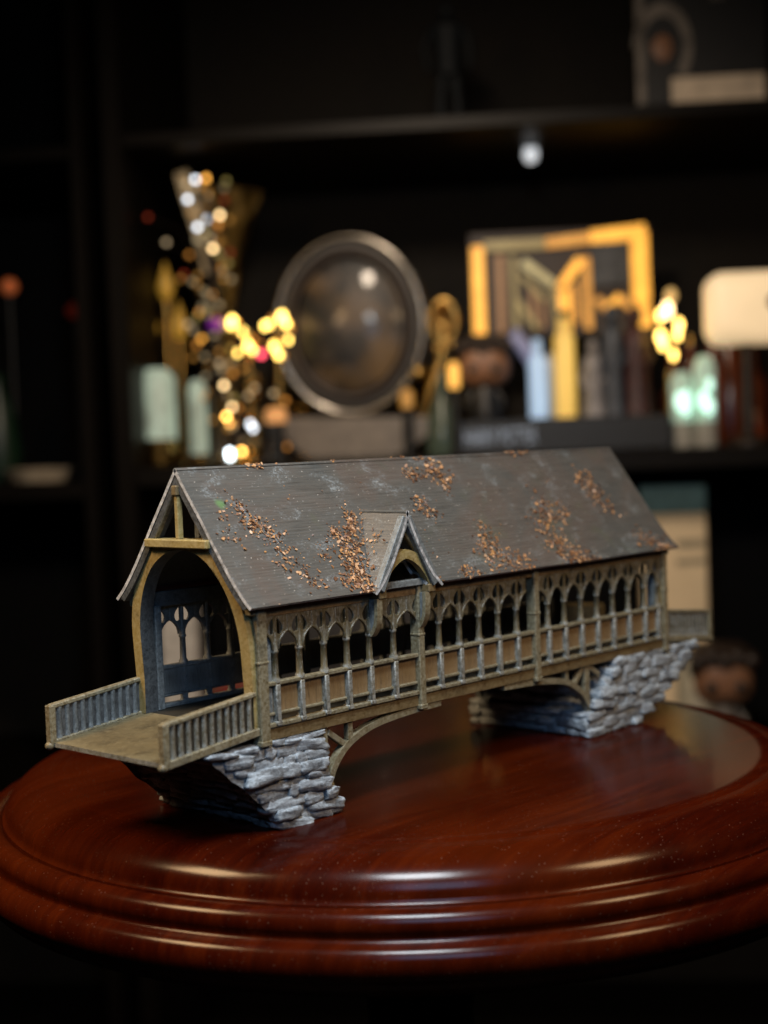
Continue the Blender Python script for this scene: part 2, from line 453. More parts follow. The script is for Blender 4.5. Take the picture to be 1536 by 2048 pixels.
# deck between the walls plus underside beams
bm = bmesh.new()
span_box(bm, (0.0, 0.172, -0.03), (L, W - 0.172, -0.003), 0.002)
for y in (0.13, 0.256, 0.382):
    span_box(bm, (0.02, y - 0.015, -0.05), (L - 0.02, y + 0.015, -0.031), 0.002)
part("deck", bm, M_DECK)
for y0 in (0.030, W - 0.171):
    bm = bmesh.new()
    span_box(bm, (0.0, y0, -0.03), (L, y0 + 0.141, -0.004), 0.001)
    part("deck_margin", bm, M_GAP_SHADE)  # near black stands in for the shade seen through the wall slots

# --- arcade walls
COLS = [0.066, 0.157, 0.251, 0.342, 0.434, 0.536, 0.74, 0.836, 0.931, 1.026, 1.122, 1.290, 1.382, 1.477, 1.572, 1.668, 1.766, 1.868, 1.953]
POSTS = [0.647, 1.217]
ZMID0, ZMID1 = 0.106, 0.119
# column: pilaster below the rail, slender round shaft, collar
def column_mesh(mat):
    bm = bmesh.new()
    span_box(bm, (-0.0088, -0.006, 0.0), (0.0088, 0.014, ZMID0 + 0.004), 0.003)
    span_box(bm, (-0.0115, -0.007, -0.003), (0.0115, 0.02, 0.011), 0.003)
    lathe(bm, [(0.0135, 0.114), (0.0135, 0.124), (0.0098, 0.130), (0.0088, 0.192), (0.0112, 0.195), (0.0112, 0.200), (0.0095, 0.203), (0.0098, 0.213), (0.0078, 0.230), (0.0064, 0.250), (0.0064, 0.290)], 10, (0, 0.0065, 0))
    return to_mesh("column", bm, mat, True, 40)
CM_OUT = column_mesh(M_GREY)
CM_IN = column_mesh(M_SLATE)

def tracery_mesh(hl, hr, mat):
    """plate with two slots and half a pointed arch on each side, hl / hr = half bay widths"""
    cu = bpy.data.curves.new("tracery", 'CURVE')
    cu.dimensions = '2D'; cu.fill_mode = 'BOTH'; cu.extrude = 0.0018; cu.bevel_depth = 0.0028; cu.bevel_resolution = 1; cu.offset = -0.0028
    cw = 0.0100
    def half(h):
        w_, r_ = h - cw, 1.75
        hz = math.sqrt(2 * r_ - 1)
        pts = []
        for i in range(9):
            t = i / 8 * hz
            x = math.sqrt(max(0, r_ * r_ - t * t)) - (r_ - 1)
            pts.append((h - w_ * x, 0.201 + (0.2485 - 0.201) * t / hz))
        return pts
    R = half(hr); Lf = [(-x, z) for x, z in half(hl)]
    out = R + [(hr, 0.337), (-hl, 0.337)] + Lf[::-1]
    def spl(pts):
        s = cu.splines.new('POLY'); s.points.add(len(pts) - 1)
        for p, (x, z) in zip(s.points, pts): p.co = (x, z, 0, 1)
        s.use_cyclic_u = True
    spl(out)
    for sgn, h in ((-1, hl), (1, hr)):
        if h < 0.034: continue
        ow = 0.0275 if h > 0.04 else 0.024
        pts = []
        for k in range(15):
            t = k / 14
            z = 0.2420 + 0.0430 * t
            pts.append((sgn * (0.0085 + (ow - 0.0085) * max(0.0, math.sin(PI * (0.10 + 0.9 * t) ** 0.85)) ** 0.8), z))
        pts += [(sgn * 0.0074, 0.282), (sgn * 0.0074, 0.246)]
        if sgn < 0: pts = pts[::-1]
        spl(pts)
    o = bpy.data.objects.new("tmp", cu)
    me = bpy.data.meshes.new_from_object(o)
    bpy.data.objects.remove(o); bpy.data.curves.remove(cu)
    for v in me.vertices:
        x, z, d = v.co
        v.co = (x, 0.0050 - d, z)
    bm = bmesh.new(); bm.from_mesh(me)
    for pts in (R, Lf):     # raised rib along the arch
        tube(bm, [(x * 0.985, 0.0005, z + 0.003) for x, z in pts], 0.0034, 6)
    bm.to_mesh(me); bm.free()
    me.materials.clear(); me.materials.append(mat)
    me.name = "capital_tracery"
    for p in me.polygons: p.use_smooth = True
    me.set_sharp_from_angle(angle=math.radians(35))
    return me

def panel_mesh(wd, seed, mat):
    bm = bmesh.new()
    span_box(bm, (-wd / 2, 0.0085, 0.035), (wd / 2, 0.0145, 0.107))
    rr = random.Random(seed)
    bmesh.ops.subdivide_edges(bm, edges=[e for e in bm.edges], cuts=2, use_grid_fill=True)
    for v in bm.verts: v.co.y += rr.uniform(-0.0012, 0.0012)
    return to_mesh("panel", bm, mat, True, 40)
PM_OUT = [panel_mesh(1.0, i, M_PANEL) for i in range(3)]
PM_IN = [panel_mesh(1.0, i, M_SLATE) for i in range(3)]

def arcade(side):
    near = side == 0
    mo = M_OLIVE if near else M_SLATE
    fx = (lambda x: x) if near else (lambda x: x)
    T = (0, 0, 0) if near else (0, 0, PI)
    y0 = 0.0 if near else W
    bm = bmesh.new()
    s = 1 if near else -1
    def sb(x0, x1, ya, yb, z0, z1, bev=0.003):
        span_box(bm, (x0, y0 + s * ya, z0), (x1, y0 + s * yb, z1), bev)
    sb(0.0, L, -0.004, 0.024, -0.006, 0.0075)            # bottom chord
    sb(0.03, L - 0.02, 0.002, 0.014, 0.0250, 0.0350)      # lower rail
    sb(0.0, L, -0.004, 0.017, ZMID0, ZMID1)               # sill rail
    wall = part("arcade_wall", bm, M_BRONZE if near else M_SLATE, None, loc=(0, 0, 0))
    bm = bmesh.new()
    sb(0.0, L, 0.002, 0.022, -0.040, -0.0065, 0.002)
    part("floor_beam", bm, M_BEAM, wall)
    bm = bmesh.new()
    sb(0.0, L, -0.001, 0.030, 0.293, 0.338, 0.002)
    part("wall_plate", bm, M_RUST if near else M_DARK, wall)  # far plate darkened to stand for shade under the roof
    def sub(name, me, x, **k):
        return link(name, me, wall, (x, y0, 0), T, **k)
    # posts
    for i, (x, wd) in enumerate([(0.013, 0.034)] + [(p, 0.026) for p in POSTS] + [(L - 0.008, 0.026)]):
        bm = bmesh.new()
        span_box(bm, (-wd / 2, -0.009, -0.046), (wd / 2, 0.028, 0.336), 0.003)
        span_box(bm, (-wd / 2 - 0.002, -0.0105, 0.17), (wd / 2 + 0.002, 0.027, 0.178), 0.002)
        span_box(bm, (-wd / 2 - 0.003, -0.0115, -0.05), (wd / 2 + 0.003, 0.027, -0.034), 0.003)
        sub("post", to_mesh("post", bm, mo), x)
    marks = sorted([(x, 0) for x in COLS] + [(x, 1) for x in POSTS])
    edges = [0.030] + [x for x, _ in marks] + [L - 0.021]
    for i, (x, isp) in enumerate(marks):
        l, r = edges[i], edges[i + 2]
        hl = (x - l) / 2 if 0 < i and not (marks[i-1][1] and x - l < 0.085) else x - l
        hr = (r - x) / 2 if i < len(marks) - 1 and not (isp and r - x < 0.085) else r - x
        if isp and r - x < 0.085: hr = 0.012
        if i > 0 and marks[i-1][1] and x - l < 0.085: hl = x - l - 0.012
        if i == 0: hl = x - l
        if i == len(marks) - 1: hr = r - x
        hl += 0.0004; hr += 0.0004
        if hl > 0.013 and hr > 0.013:
            sub("capital_tracery", tracery_mesh(hl, hr, M_GREY) if near else tracery_mesh(hr, hl, mo), x)
        if not isp:
            sub("column", CM_OUT if near else CM_IN, x)
        # panel on the left of this mark
        wd = x - l - (0.009 if i and marks[i-1][1] else 0.006)
        link("panel", (PM_OUT if near else PM_IN)[i % 3], wall, ((x + l) / 2, y0, 0), T, (wd - 0.008, 1, 1))
    wd = edges[-1] - marks[-1][0]
    link("panel", (PM_OUT if near else PM_IN)[0], wall, ((edges[-1] + marks[-1][0]) / 2, y0, 0), T, (wd - 0.006, 1, 1))
arcade(0)
arcade(1)

# --- portal frames (pointed arch, tie beam, king post, rafters) at both ends
def portal(end):
    sgn = -1 if end == 0 else 1
    X = 0.0 if end == 0 else L
    F = lambda p, d: Vector((X + sgn * (d + 0.022 * min(1, max(0, (p[1] - 0.12) / 0.3))), p[0], p[1]))
    yc = W / 2
    inn, out = [], []
    hw, zs = 0.214, 0.205
    legs = [(-hw, -0.005), (-hw, 0.1)]
    A = []
    for i in range(25):
        t = i / 24
        z = zs + 0.268 * math.sin(t * PI / 2)
        h = hw * math.cos(t * PI / 2) ** 0.94
        A.append((h, z))
    inner = [(yc - hw, -0.004), (yc - hw, 0.1)] + [(yc - h, z) for h, z in A] + [(yc + h, z) for h, z in A[-2::-1]] + [(yc + hw, 0.1), (yc + hw, -0.004)]
    th = 0.037
    outer = []
    n = len(inner)
    for i, p in enumerate(inner):
        a = Vector(inner[max(i-1, 0)]); b = Vector(inner[min(i+1, n-1)])
        d = (b - a).normalized(); nn = Vector((-d.y, d.x))
        t = th if i not in range(22, 33) else th * 0.72
        q = Vector(p) + nn * t
        outer.append((min(max(q.x, 0.003), W - 0.003), q.y))
    bm = bmesh.new()
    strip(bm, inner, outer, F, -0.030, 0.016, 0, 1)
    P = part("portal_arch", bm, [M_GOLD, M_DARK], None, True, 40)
    for s in (-1, 1):      # slate coloured jamb behind each leg
        bm = bmesh.new()
        span_box(bm, (X - sgn * 0.055, yc + s * 0.212, -0.004), (X - sgn * 0.031, yc + s * 0.25, 0.30), 0.003)
        part("jamb", bm, M_SLATE, P)
    bm = bmesh.new()
    span_box(bm, (X + sgn * 0.0, yc - 0.133, 0.479), (X + sgn * 0.060, yc + 0.133, 0.503), 0.003)
    part("tie_beam", bm, M_GOLD, P)
    bm = bmesh.new()
    span_box(bm, (X + sgn * 0.030, yc - 0.0075, 0.503), (X + sgn * 0.048, yc + 0.0075, 0.63), 0.002)
    part("king_post", bm, M_GOLD, P)
    bm = bmesh.new()
    span_box(bm, (X + sgn * 0.026, yc - 0.0115, 0.622), (X + sgn * 0.054, yc + 0.0115, 0.650), 0.003)
    part("post_cap", bm, M_BEAM, P)
    for s in (-1, 1):
        bm = bmesh.new()
        beam(bm, (X + sgn * 0.036, yc + s * 0.004, 0.650), (X + sgn * 0.036, yc + s * 0.109, 0.505), 0.014, 0.016, (1, 0, 0), 0.002)
        part("rafter", bm, M_OLIVE, P)
        bm = bmesh.new()      # spandrel brace from the tie down to the post head
        beam(bm, (X + sgn * 0.030, yc + s * 0.142, 0.478), (X + sgn * 0.030, yc + s * 0.232, 0.350), 0.010, 0.014, (1, 0, 0), 0.002)
        part("spandrel_brace", bm, M_BEAM, P)
        bm = bmesh.new()
        span_box(bm, (X + sgn * -0.02, yc + s * 0.225, 0.302), (X + sgn * 0.022, yc + s * 0.262, 0.336), 0.003)
        part("post_head", bm, M_OLIVE, P)
    bm = bmesh.new()       # dark second strut standing behind the king post
    beam(bm, (X - sgn * 0.03, yc - 0.002, 0.5), (X - sgn * 0.03, yc - 0.002, 0.66), 0.02, 0.02, (1, 0, 0), 0.002)
    part("rear_strut", bm, M_SLATE, P)
portal(0)
portal(1)

# --- roof
OX = 0.046
RP = [(0.0, 0.698), (0.05, 0.630), (0.10, 0.562), (0.15, 0.494), (0.193, 0.435), (0.222, 0.398), (0.247, 0.369), (0.269, 0.346), (0.291, 0.327)]
def roof_yz(t):
    """t 0 ridge .. 1 eave -> (offset from the ridge, z)"""
    z = 0.698 - 0.371 * t
    for (a, za), (b, zb) in zip(RP[:-1], RP[1:]):
        if z >= zb - 1e-9:
            return a + (b - a) * (za - z) / (za - zb), z
    return RP[-1]
DX, DHW, DZ0, DZ1, DYF = 0.560, 0.137, 0.322, 0.549, -0.047      # dormer
def sheet(bm, rows, thick, edge_mi, skip=None):
    """rows: list of lists of points; makes a sheet of given thickness below with a second material on its rim"""
    G = [[bm.verts.new(p) for p in r] for r in rows]
    nr, nc = len(G), len(G[0])
    ups = []
    for i in range(nr - 1):
        for j in range(nc - 1):
            if skip and skip(rows[i][j], rows[i+1][j+1]): continue
            ups.append(bm.faces.new((G[i][j], G[i][j+1], G[i+1][j+1], G[i+1][j])))
    bmesh.ops.recalc_face_normals(bm, faces=ups)
    if sum(f.normal.z for f in ups) < 0:
        bmesh.ops.reverse_faces(bm, faces=ups)
    r = bmesh.ops.extrude_face_region(bm, geom=ups)
    vs = [g for g in r['geom'] if isinstance(g, bmesh.types.BMVert)]
    newf = {g for g in r['geom'] if isinstance(g, bmesh.types.BMFace)}
    off = {}
    for v in vs:
        n = Vector((0, 0, 0))
        for f in v.link_faces:
            if f in newf: n += f.normal
        off[v] = n.normalized() * thick
    for v, d in off.items(): v.co += d
    upset = set(newf)
    for f in bm.faces:
        if f not in upset and all(abs(f.normal.dot(u)) >= 0 for u in ()): pass
    return newf
def roof_slope(side):
    s = -1 if side == 0 else 1
    bm = bmesh.new()
    xs = [-OX + (L + 2 * OX) * i / 84 for i in range(85)]
    ts = [i / 22 for i in range(23)]
    rr = random.Random(5 + side)
    rows = []
    for t in ts:
        o, z = roof_yz(t)
        row = []
        for x in xs:
            wob = 0.0025 * mnoise.noise(Vector((x * 3, t * 4, side * 9)))
            ed = 0.003 * mnoise.noise(Vector((x * 14, 3.3, side))) if t == 1 else 0
            row.append(Vector((x, W / 2 + s * (o + ed), z + wob * (1 if t > 0 else 0))))
        rows.append(row)
    def skip(a, b):
        if side: return False
        cx, cz = (a.x + b.x) / 2, (a.z + b.z) / 2
        return abs(cx - DX) < (DZ1 - cz) / (DZ1 - DZ0) * DHW - 0.035 and cz < DZ1
    G = [[bm.verts.new(p) for p in r] for r in rows]
    n = Vector((0, s * 0.371, 0.285)).normalized()
    H = [[bm.verts.new(p - n * 0.010) for p in r] for r in rows]
    nr, nc = len(G), len(G[0])
    ok = {(i, j) for i in range(nr - 1) for j in range(nc - 1) if not skip(rows[i][j], rows[i+1][j+1])}
    for i, j in ok:
        bm.faces.new((G[i][j], G[i][j+1], G[i+1][j+1], G[i+1][j])).material_index = 0
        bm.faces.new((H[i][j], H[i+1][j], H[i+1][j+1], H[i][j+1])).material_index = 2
        for di, dj, a, b in ((-1, 0, (i, j), (i, j+1)), (1, 0, (i+1, j+1), (i+1, j)), (0, -1, (i+1, j), (i, j)), (0, 1, (i, j+1), (i+1, j+1))):
            if (i + di, j + dj) not in ok:
                bm.faces.new((G[a[0]][a[1]], G[b[0]][b[1]], H[b[0]][b[1]], H[a[0]][a[1]])).material_index = 0 if di == -1 else 1
    return part("roof_slope", bm, [M_ROOF, M_EDGE, M_DARK], roof, True, 40)  # underside near black, shade inside the roof put into its colour
bm = bmesh.new()
tube(bm, [(-OX + 0.002, W/2, 0.690), (0.5, W/2, 0.6915), (1.2, W/2, 0.691), (L + OX - 0.002, W/2, 0.690)], 0.0065, 8)
roof = part("roof", bm, M_ROOF, None, True, 40)
roof_slope(0)
roof_slope(1)

# --- barge boards under the verge (slate faces seen below the white edge)
for X, sg in ((0.0, -1), (L, 1)):
    for s in (-1, 1):
        bm = bmesh.new()
        pts_o, pts_i = [], []
        for k in range(15):
            t = 0.03 + 0.95 * k / 14
            o, z = roof_yz(t)
            pts_o.append((W/2 + s * (o - 0.011), z - 0.006)); pts_i.append((W/2 + s * max(0.0005, o - 0.027), z - 0.014))
        F = lambda p, d, X=X: Vector((X + d, p[0], p[1]))
        strip(bm, pts_i, pts_o, F, sg * 0.010, sg * 0.0445)
        part("barge_board", bm, M_DARK, roof)

# --- dormer
bm = bmesh.new()
yb = W / 2 - (0.698 - DZ1) / 0.371 * 0.285
dm = None
def dormer_slope(s):
    bm = bmesh.new()
    foot_f = Vector((DX + s * DHW, DYF, DZ0 - 0.002)); foot_b = Vector((DX + s * (DHW - 0.004), -0.026, DZ0 + 0.004))
    rf = Vector((DX, DYF, DZ1)); rb = Vector((DX, yb + 0.012, DZ1))
    nu, nv = 12, 8
    n = Vector((s * (DZ1 - DZ0), 0, DHW)).normalized()
    G, H = [], []
    for i in range(nu + 1):
        u = i / nu
        fa = rf.lerp(foot_f, u); ba = rb.lerp(foot_b, u)
        bow = -0.010 * math.sin(PI * u) 
        flare = 0.012 * max(0, (u - 0.82) / 0.18) ** 1.5
        row = []
        for j in range(nv + 1):
            p = fa.lerp(ba, j / nv) + n * bow * (1 - j / nv) + Vector((s * flare, 0, 0)) + n * 0.002 * mnoise.noise(Vector((i * .5, j * .5, s)))
            row.append(p)
        G.append([bm.verts.new(p) for p in row]); H.append([bm.verts.new(p - n * 0.009) for p in row])
    for i in range(nu):
        for j in range(nv):
            bm.faces.new((G[i][j], G[i+1][j], G[i+1][j+1], G[i][j+1])).material_index = 0
            bm.faces.new((H[i][j], H[i][j+1], H[i+1][j+1], H[i+1][j])).material_index = 2
    for i in range(nu):
        bm.faces.new((G[i][0], H[i][0], H[i+1][0], G[i+1][0])).material_index = 1
        bm.faces.new((G[i][nv], G[i+1][nv], H[i+1][nv], H[i][nv])).material_index = 0
    for j in range(nv):
        bm.faces.new((G[nu][j], H[nu][j], H[nu][j+1], G[nu][j+1])).material_index = 1
        bm.faces.new((G[0][j], G[0][j+1], H[0][j+1], H[0][j])).material_index = 0
    return bm
FD = lambda p, d: Vector((p[0], d, p[1]))
inner, outer = [], []
ahw, az0, az1 = 0.098, 0.322, 0.398
for i in range(21):
    t = -1 + 2 * i / 20
    a = abs(t)
    z = az0 + (az1 - az0) * (1 - a ** 2.1) ** 0.8 + 0.010 * (1 - a) ** 2
    inner.append((DX + t * ahw, z))
    outer.append((DX + t * (ahw + 0.026), z + 0.027 - 0.022 * a ** 4))
bm = bmesh.new()
strip(bm, inner, outer, FD, DYF + 0.012, DYF + 0.036)
dm = part("dormer", bm, M_GOLD, None, True, 40)
for s in (-1, 1):
    part("dormer_slope", dormer_slope(s), [M_DORMER if s < 0 else M_ROOF, M_EDGE, M_SLATE], dm, True, 50)  # left slope paler, its stronger light put into the paint
    bm = bmesh.new()
    beam(bm, (DX + s * 0.004, DYF + 0.012, DZ1 - 0.022), (DX + s * (DHW - 0.016), DYF + 0.012, DZ0 + 0.004), 0.030, 0.022, (0, 1, 0), 0.002)
    part("dormer_rafter", bm, M_SLATE, dm)
    bm = bmesh.new()
    beam(bm, (DX + s * 0.002, DYF + 0.022, DZ1 - 0.060), (DX + s * 0.066, DYF + 0.022, 0.418), 0.018, 0.012, (0, 1, 0), 0.002)
    part("dormer_strut", bm, M_BEAM, dm)
    bm = bmesh.new()          # foot block under the arch
    span_box(bm, (DX + s * 0.091, DYF + 0.008, 0.300), (DX + s * 0.123, DYF + 0.046, 0.325), 0.003)
    part("foot_block", bm, M_BEAM, dm)
    # hanging bracket: curved fin from the wall up and out to the foot block
    bx = DX + s * 0.107 - (0.012 if s < 0 else 0.018)
    c = smooth_path([(-0.002, 0.196), (-0.013, 0.208), (-0.025, 0.232), (-0.029, 0.268), (-0.029, 0.302)], 14)
    ins, outs = [], []
    for k, q in enumerate(c):
        d = (c[min(k+1, 14)] - c[max(k-1, 0)]).normalized(); nn = Vector((-d.y, d.x))
        ins.append(q - nn * 0.006); outs.append(q + nn * 0.006)
    for nm, mt_, da, db in (("bracket", M_OLIVE, -0.011, 0.011),):
        bm = bmesh.new()
        strip(bm, ins, outs, lambda p, d: Vector((bx + d, p[0], p[1])), da, db)
        part(nm, bm, mt_, dm, True, 50)
    bm = bmesh.new()       # slate web filling the bracket
    prism(bm, [(0.004, 0.205), (-0.012, 0.216), (-0.022, 0.24), (-0.0225, 0.300), (0.004, 0.300)], lambda p, d: Vector((bx + d, p[0], p[1])), -0.007, 0.007)
    part("bracket_web", bm, M_SLATE, dm)
bm = bmesh.new()
span_box(bm, (DX - 0.1, DYF + 0.03, 0.322), (DX + 0.1, DYF + 0.05, 0.342), 0.002)
part("dormer_tie", bm, M_SLATE, dm)

# --- ramps and their railings
LR, DR, RH = 0.315, 0.034, 0.099
def ramp(end):
    X = 0.0 if end == 0 else L
    sg = -1 if end == 0 else 1
    def P(u, y, z): return Vector((X + sg * LR * u, y, z - DR * u))
    bm = bmesh.new()
    rows_t, rows_b = [], []
    for i in range(11):
        u = i / 10
        rows_t.append([bm.verts.new(P(u, 0.012 + (W - 0.024) * j / 6, -0.004 + 0.0014 * mnoise.noise(Vector((u * 5, j, end))))) for j in range(7)])
        rows_b.append([bm.verts.new(P(u, 0.012 + (W - 0.024) * j / 6, -0.016)) for j in range(7)])
    for A in (rows_t, rows_b):
        for i in range(10):
            for j in range(6):
                bm.faces.new((A[i][j], A[i][j+1], A[i+1][j+1], A[i+1][j])).material_index = 0
    for i in range(10):
        for j in (0, 6): bm.faces.new((rows_t[i][j], rows_t[i+1][j], rows_b[i+1][j], rows_b[i][j]))
    for j in range(6):
        for i in (0, 10): bm.faces.new((rows_t[i][j], rows_t[i][j+1], rows_b[i][j+1], rows_b[i][j])).material_index = 1
    R = part("ramp", bm, [M_DECK, M_EDGE], None)
    R.data.materials[1] = M_GREY
    for side in (0, 1):
        y0 = 0.0 if side == 0 else W
        s = 1 if side == 0 else -1
        mt = M_OLIVE if side == 0 else M_SLATE
        bm = bmesh.new()
        beam(bm, P(0.03, y0 + s * 0.010, 0.094), P(1.01, y0 + s * 0.010, 0.094), 0.022, 0.013, (0, 0, 1), 0.003)
        Rail = part("railing", bm, mt if side == 0 else M_OLIVE, R)
        bm = bmesh.new()
        beam(bm, P(0.0, y0 + s * 0.010, -0.008), P(1.0, y0 + s * 0.010, -0.008), 0.024, 0.022, (0, 0, 1), 0.003)
        bm2 = bmesh.new()
        part("bottom_rail", bm, M_OLIVE, R)
        bm = bmesh.new()
        beam(bm, P(0.03, y0 + s * 0.011, 0.046), P(0.98, y0 + s * 0.011, 0.046), 0.006, 0.090, (0, 0, 1))
        part("infill_board", bm, M_GAP_SHADE if side == 0 else M_DARK, R)  # shade between the balusters put into the board colour
        bm = bmesh.new()
        q = P(1.0, y0 + s * 0.010, 0.0)
        span_box(bm, q + Vector((-0.010, -0.0125, -0.014)), q + Vector((0.010, 0.0125, 0.098)), 0.003)
        part("newel_post", bm, M_OLIVE, R)
        bm = bmesh.new()
        ball(bm, (0, 0, 0), 0.0145, 2, (1.0, 0.95, 0.85))
        part("beam_end", bm, M_OLIVE, R, True, loc=P(1.02, y0 + s * 0.010, -0.012))
        nb = 11
        bm = bmesh.new()
        lathe(bm, [(0.0100, 0.002), (0.0088, 0.012), (0.0080, 0.045), (0.0088, 0.078), (0.0100, 0.089)], 8)
        bme = to_mesh("baluster", bm, M_GREY if side == 0 else M_SLATE, True, 50)
        for k in range(nb):
            u = 0.10 + 0.82 * k / (nb - 1)
            link("baluster", bme, R, P(u, y0 + s * 0.0105, 0.0))
ramp(0)
ramp(1)

# --- arch braces under the beams
def brace(path, struts, posts, foot):
    for side in (0, 1):
        y0 = 0.006 if side == 0 else W - 0.030
        bm = bmesh.new()
        c = smooth_path(path, 20)
        inn, out = [], []
        for i, p in enumerate(c):
            d = (c[min(i+1, 20)] - c[max(i-1, 0)]).normalized(); nn = Vector((-d.y, d.x))
            inn.append(p - nn * 0.0095); out.append(p + nn * 0.0095)
        strip(bm, inn, out, FD, y0, y0 + 0.026)
        A = part("arch_brace", bm, M_OLIVE if side == 0 else M_SLATE, None, True, 40)
        for a, b in struts:
            bm = bmesh.new()
            beam(bm, (a[0], y0 + 0.012, a[1]), (b[0], y0 + 0.012, b[1]), 0.018, 0.016, (0, 1, 0), 0.002)
            part("strut", bm, M_OLIVE if side == 0 else M_SLATE, A)
        for x, z0, z1, wd in posts:
            bm = bmesh.new()
            span_box(bm, (x - wd/2, y0 + 0.002, z0), (x + wd/2, y0 + 0.022, z1), 0.002)
            part("brace_post", bm, M_OLIVE if side == 0 else M_SLATE, A)
        bm = bmesh.new()
        ball(bm, (0, 0, 0), 0.018, 2, (1, 0.9, 0.8))
        part("brace_foot", bm, M_BEAM, A, True, loc=(foot[0], y0 + 0.012, foot[1]))
brace([(0.258, -0.196), (0.288, -0.145), (0.345, -0.098), (0.440, -0.066), (0.570, -0.052), (0.74, -0.046)], [((0.262, -0.056), (0.325, -0.100))],
      [(0.248, -0.190, -0.041, 0.018), (0.348, -0.090, -0.041, 0.020)], (0.262, -0.206))
brace([(1.525, -0.192), (1.488, -0.138), (1.440, -0.103), (1.375, -0.075), (1.235, -0.055), (1.05, -0.046)], [((1.490, -0.046), (1.440, -0.092)), ((1.525, -0.046), (1.585, -0.080))],
      [(1.508, -0.165, -0.041, 0.028), (1.392, -0.074, -0.041, 0.018)], (1.530, -0.200))

# --- stone piers: a mortar core and every stone as its own lump
def stone_variants(k):
    out = []
    for i in range(k):
        bm = bmesh.new()
        bmesh.ops.create_cube(bm, size=1.0)
        bmesh.ops.subdivide_edges(bm, edges=bm.edges[:], cuts=4, use_grid_fill=True)
        for v in bm.verts:
            c = v.co
            q = c.normalized() * 0.5
            c2 = c.lerp(q, 0.46)
            nz = mnoise.noise_vector(c2 * 2.6 + Vector((i * 5.3, 1.7, 0)))
            nz2 = mnoise.noise_vector(c2 * 6.5 + Vector((i * 3.1, 8.7, 2)))
            v.co = c2 * 1.08 + Vector(nz) * 0.13 + Vector(nz2) * 0.055
        me = to_mesh("stone", bm, M_STONE, True)
        out.append(me)
    return out
STONES = stone_variants(9)
def pier(poly, faces, seed, inner_courses=None):
    rr = random.Random(seed)
    bm = bmesh.new()
    prism(bm, poly, FD, 0.006, W - 0.006)
    bmesh.ops.triangulate(bm, faces=bm.faces[:])
    for lim in (0.2, 0.1, 0.06, 0.035, 0.024):
        bmesh.ops.subdivide_edges(bm, edges=[e for e in bm.edges if e.calc_length() > lim], cuts=1)
        bmesh.ops.triangulate(bm, faces=bm.faces[:])
    for v in bm.verts:
        if v.co.z > -0.28:
            v.co += Vector(mnoise.noise_vector(v.co * 16)) * 0.009 + Vector(mnoise.noise_vector(v.co * 45)) * 0.004
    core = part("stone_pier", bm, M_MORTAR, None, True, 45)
    def inside_span(z):
        xs = []
        n = len(poly)
        for i in range(n):
            (xa, za), (xb, zb) = poly[i], poly[(i+1) % n]
            if (za - z) * (zb - z) < 0: xs.append(xa + (xb - xa) * (z - za) / (zb - za))
        return (min(xs), max(xs)) if len(xs) >= 2 else None
    def nearest_edge(sp, x, wd):
        return (0.014 if x <= sp[0] + 1e-6 else 0.0), (0.010 if x + wd >= sp[1] - 1e-6 else 0.0)
    ztop = max(p[1] for p in poly)
    z = -0.2865
    row = 0
    while z < ztop - 0.012:
        h = rr.uniform(0.022, 0.038)
        h = min(h, ztop - z)
        zc = z + h / 2
        sp = inside_span(zc)
        if sp:
            for yface, sy in ((0.006, -1), (W - 0.006, 1)):
                x = sp[0]
                first = True
                while x < sp[1] - 0.006:
                    wd = rr.choice((0.04, 0.055, 0.065, 0.08, 0.11)) * rr.uniform(0.85, 1.15)
                    if sp[1] - x - wd < 0.03: wd = sp[1] - x
                    ea, eb = nearest_edge(sp, x, wd)
                    x -= ea; wd += ea + eb
                    tilt = rr.uniform(-0.10, 0.10) + faces
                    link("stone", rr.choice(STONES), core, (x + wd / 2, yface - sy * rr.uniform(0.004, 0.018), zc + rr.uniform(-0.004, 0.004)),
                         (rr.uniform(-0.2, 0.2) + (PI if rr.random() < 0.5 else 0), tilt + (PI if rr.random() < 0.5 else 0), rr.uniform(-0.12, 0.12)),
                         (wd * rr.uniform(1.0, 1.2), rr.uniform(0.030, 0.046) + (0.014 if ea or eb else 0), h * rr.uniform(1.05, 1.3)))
                    x += wd - eb
            for k, xe in enumerate(sp):
                y = 0.025
                while y < W - 0.03:
                    wd = rr.uniform(0.07, 0.13)
                    if W - 0.025 - y - wd < 0.04: wd = W - 0.025 - y
                    link("stone", rr.choice(STONES), core, (xe + (0.008 if k == 0 else -0.008) + rr.uniform(-0.004, 0.004), y + wd / 2, zc + rr.uniform(-0.003, 0.003)),
                         (rr.uniform(-0.08, 0.08), rr.uniform(-0.15, 0.15), rr.uniform(-0.1, 0.1)),
                         (rr.uniform(0.036, 0.05), wd * 1.04, h * rr.uniform(0.92, 1.12)))
                    y += wd
        z += h
        row += 1
    return core
pier([(-0.185, -0.044), (0.228, -0.044), (0.230, -0.12), (0.234, -0.180), (0.262, -0.212), (0.285, -0.245), (0.286, -0.270), (0.262, -0.286),
      (0.082, -0.286), (0.050, -0.232), (0.015, -0.200), (-0.010, -0.170), (-0.030, -0.140), (-0.060, -0.115), (-0.110, -0.072)], 0.06, 3)
pier([(1.505, -0.286), (1.502, -0.215), (1.540, -0.185), (1.585, -0.140), (1.620, -0.100), (1.668, -0.060), (1.690, -0.044), (1.95, -0.044), (2.21, -0.036),
      (2.15, -0.090), (2.06, -0.150), (1.975, -0.210), (1.88, -0.245), (1.78, -0.286)][::-1], -0.04, 8)

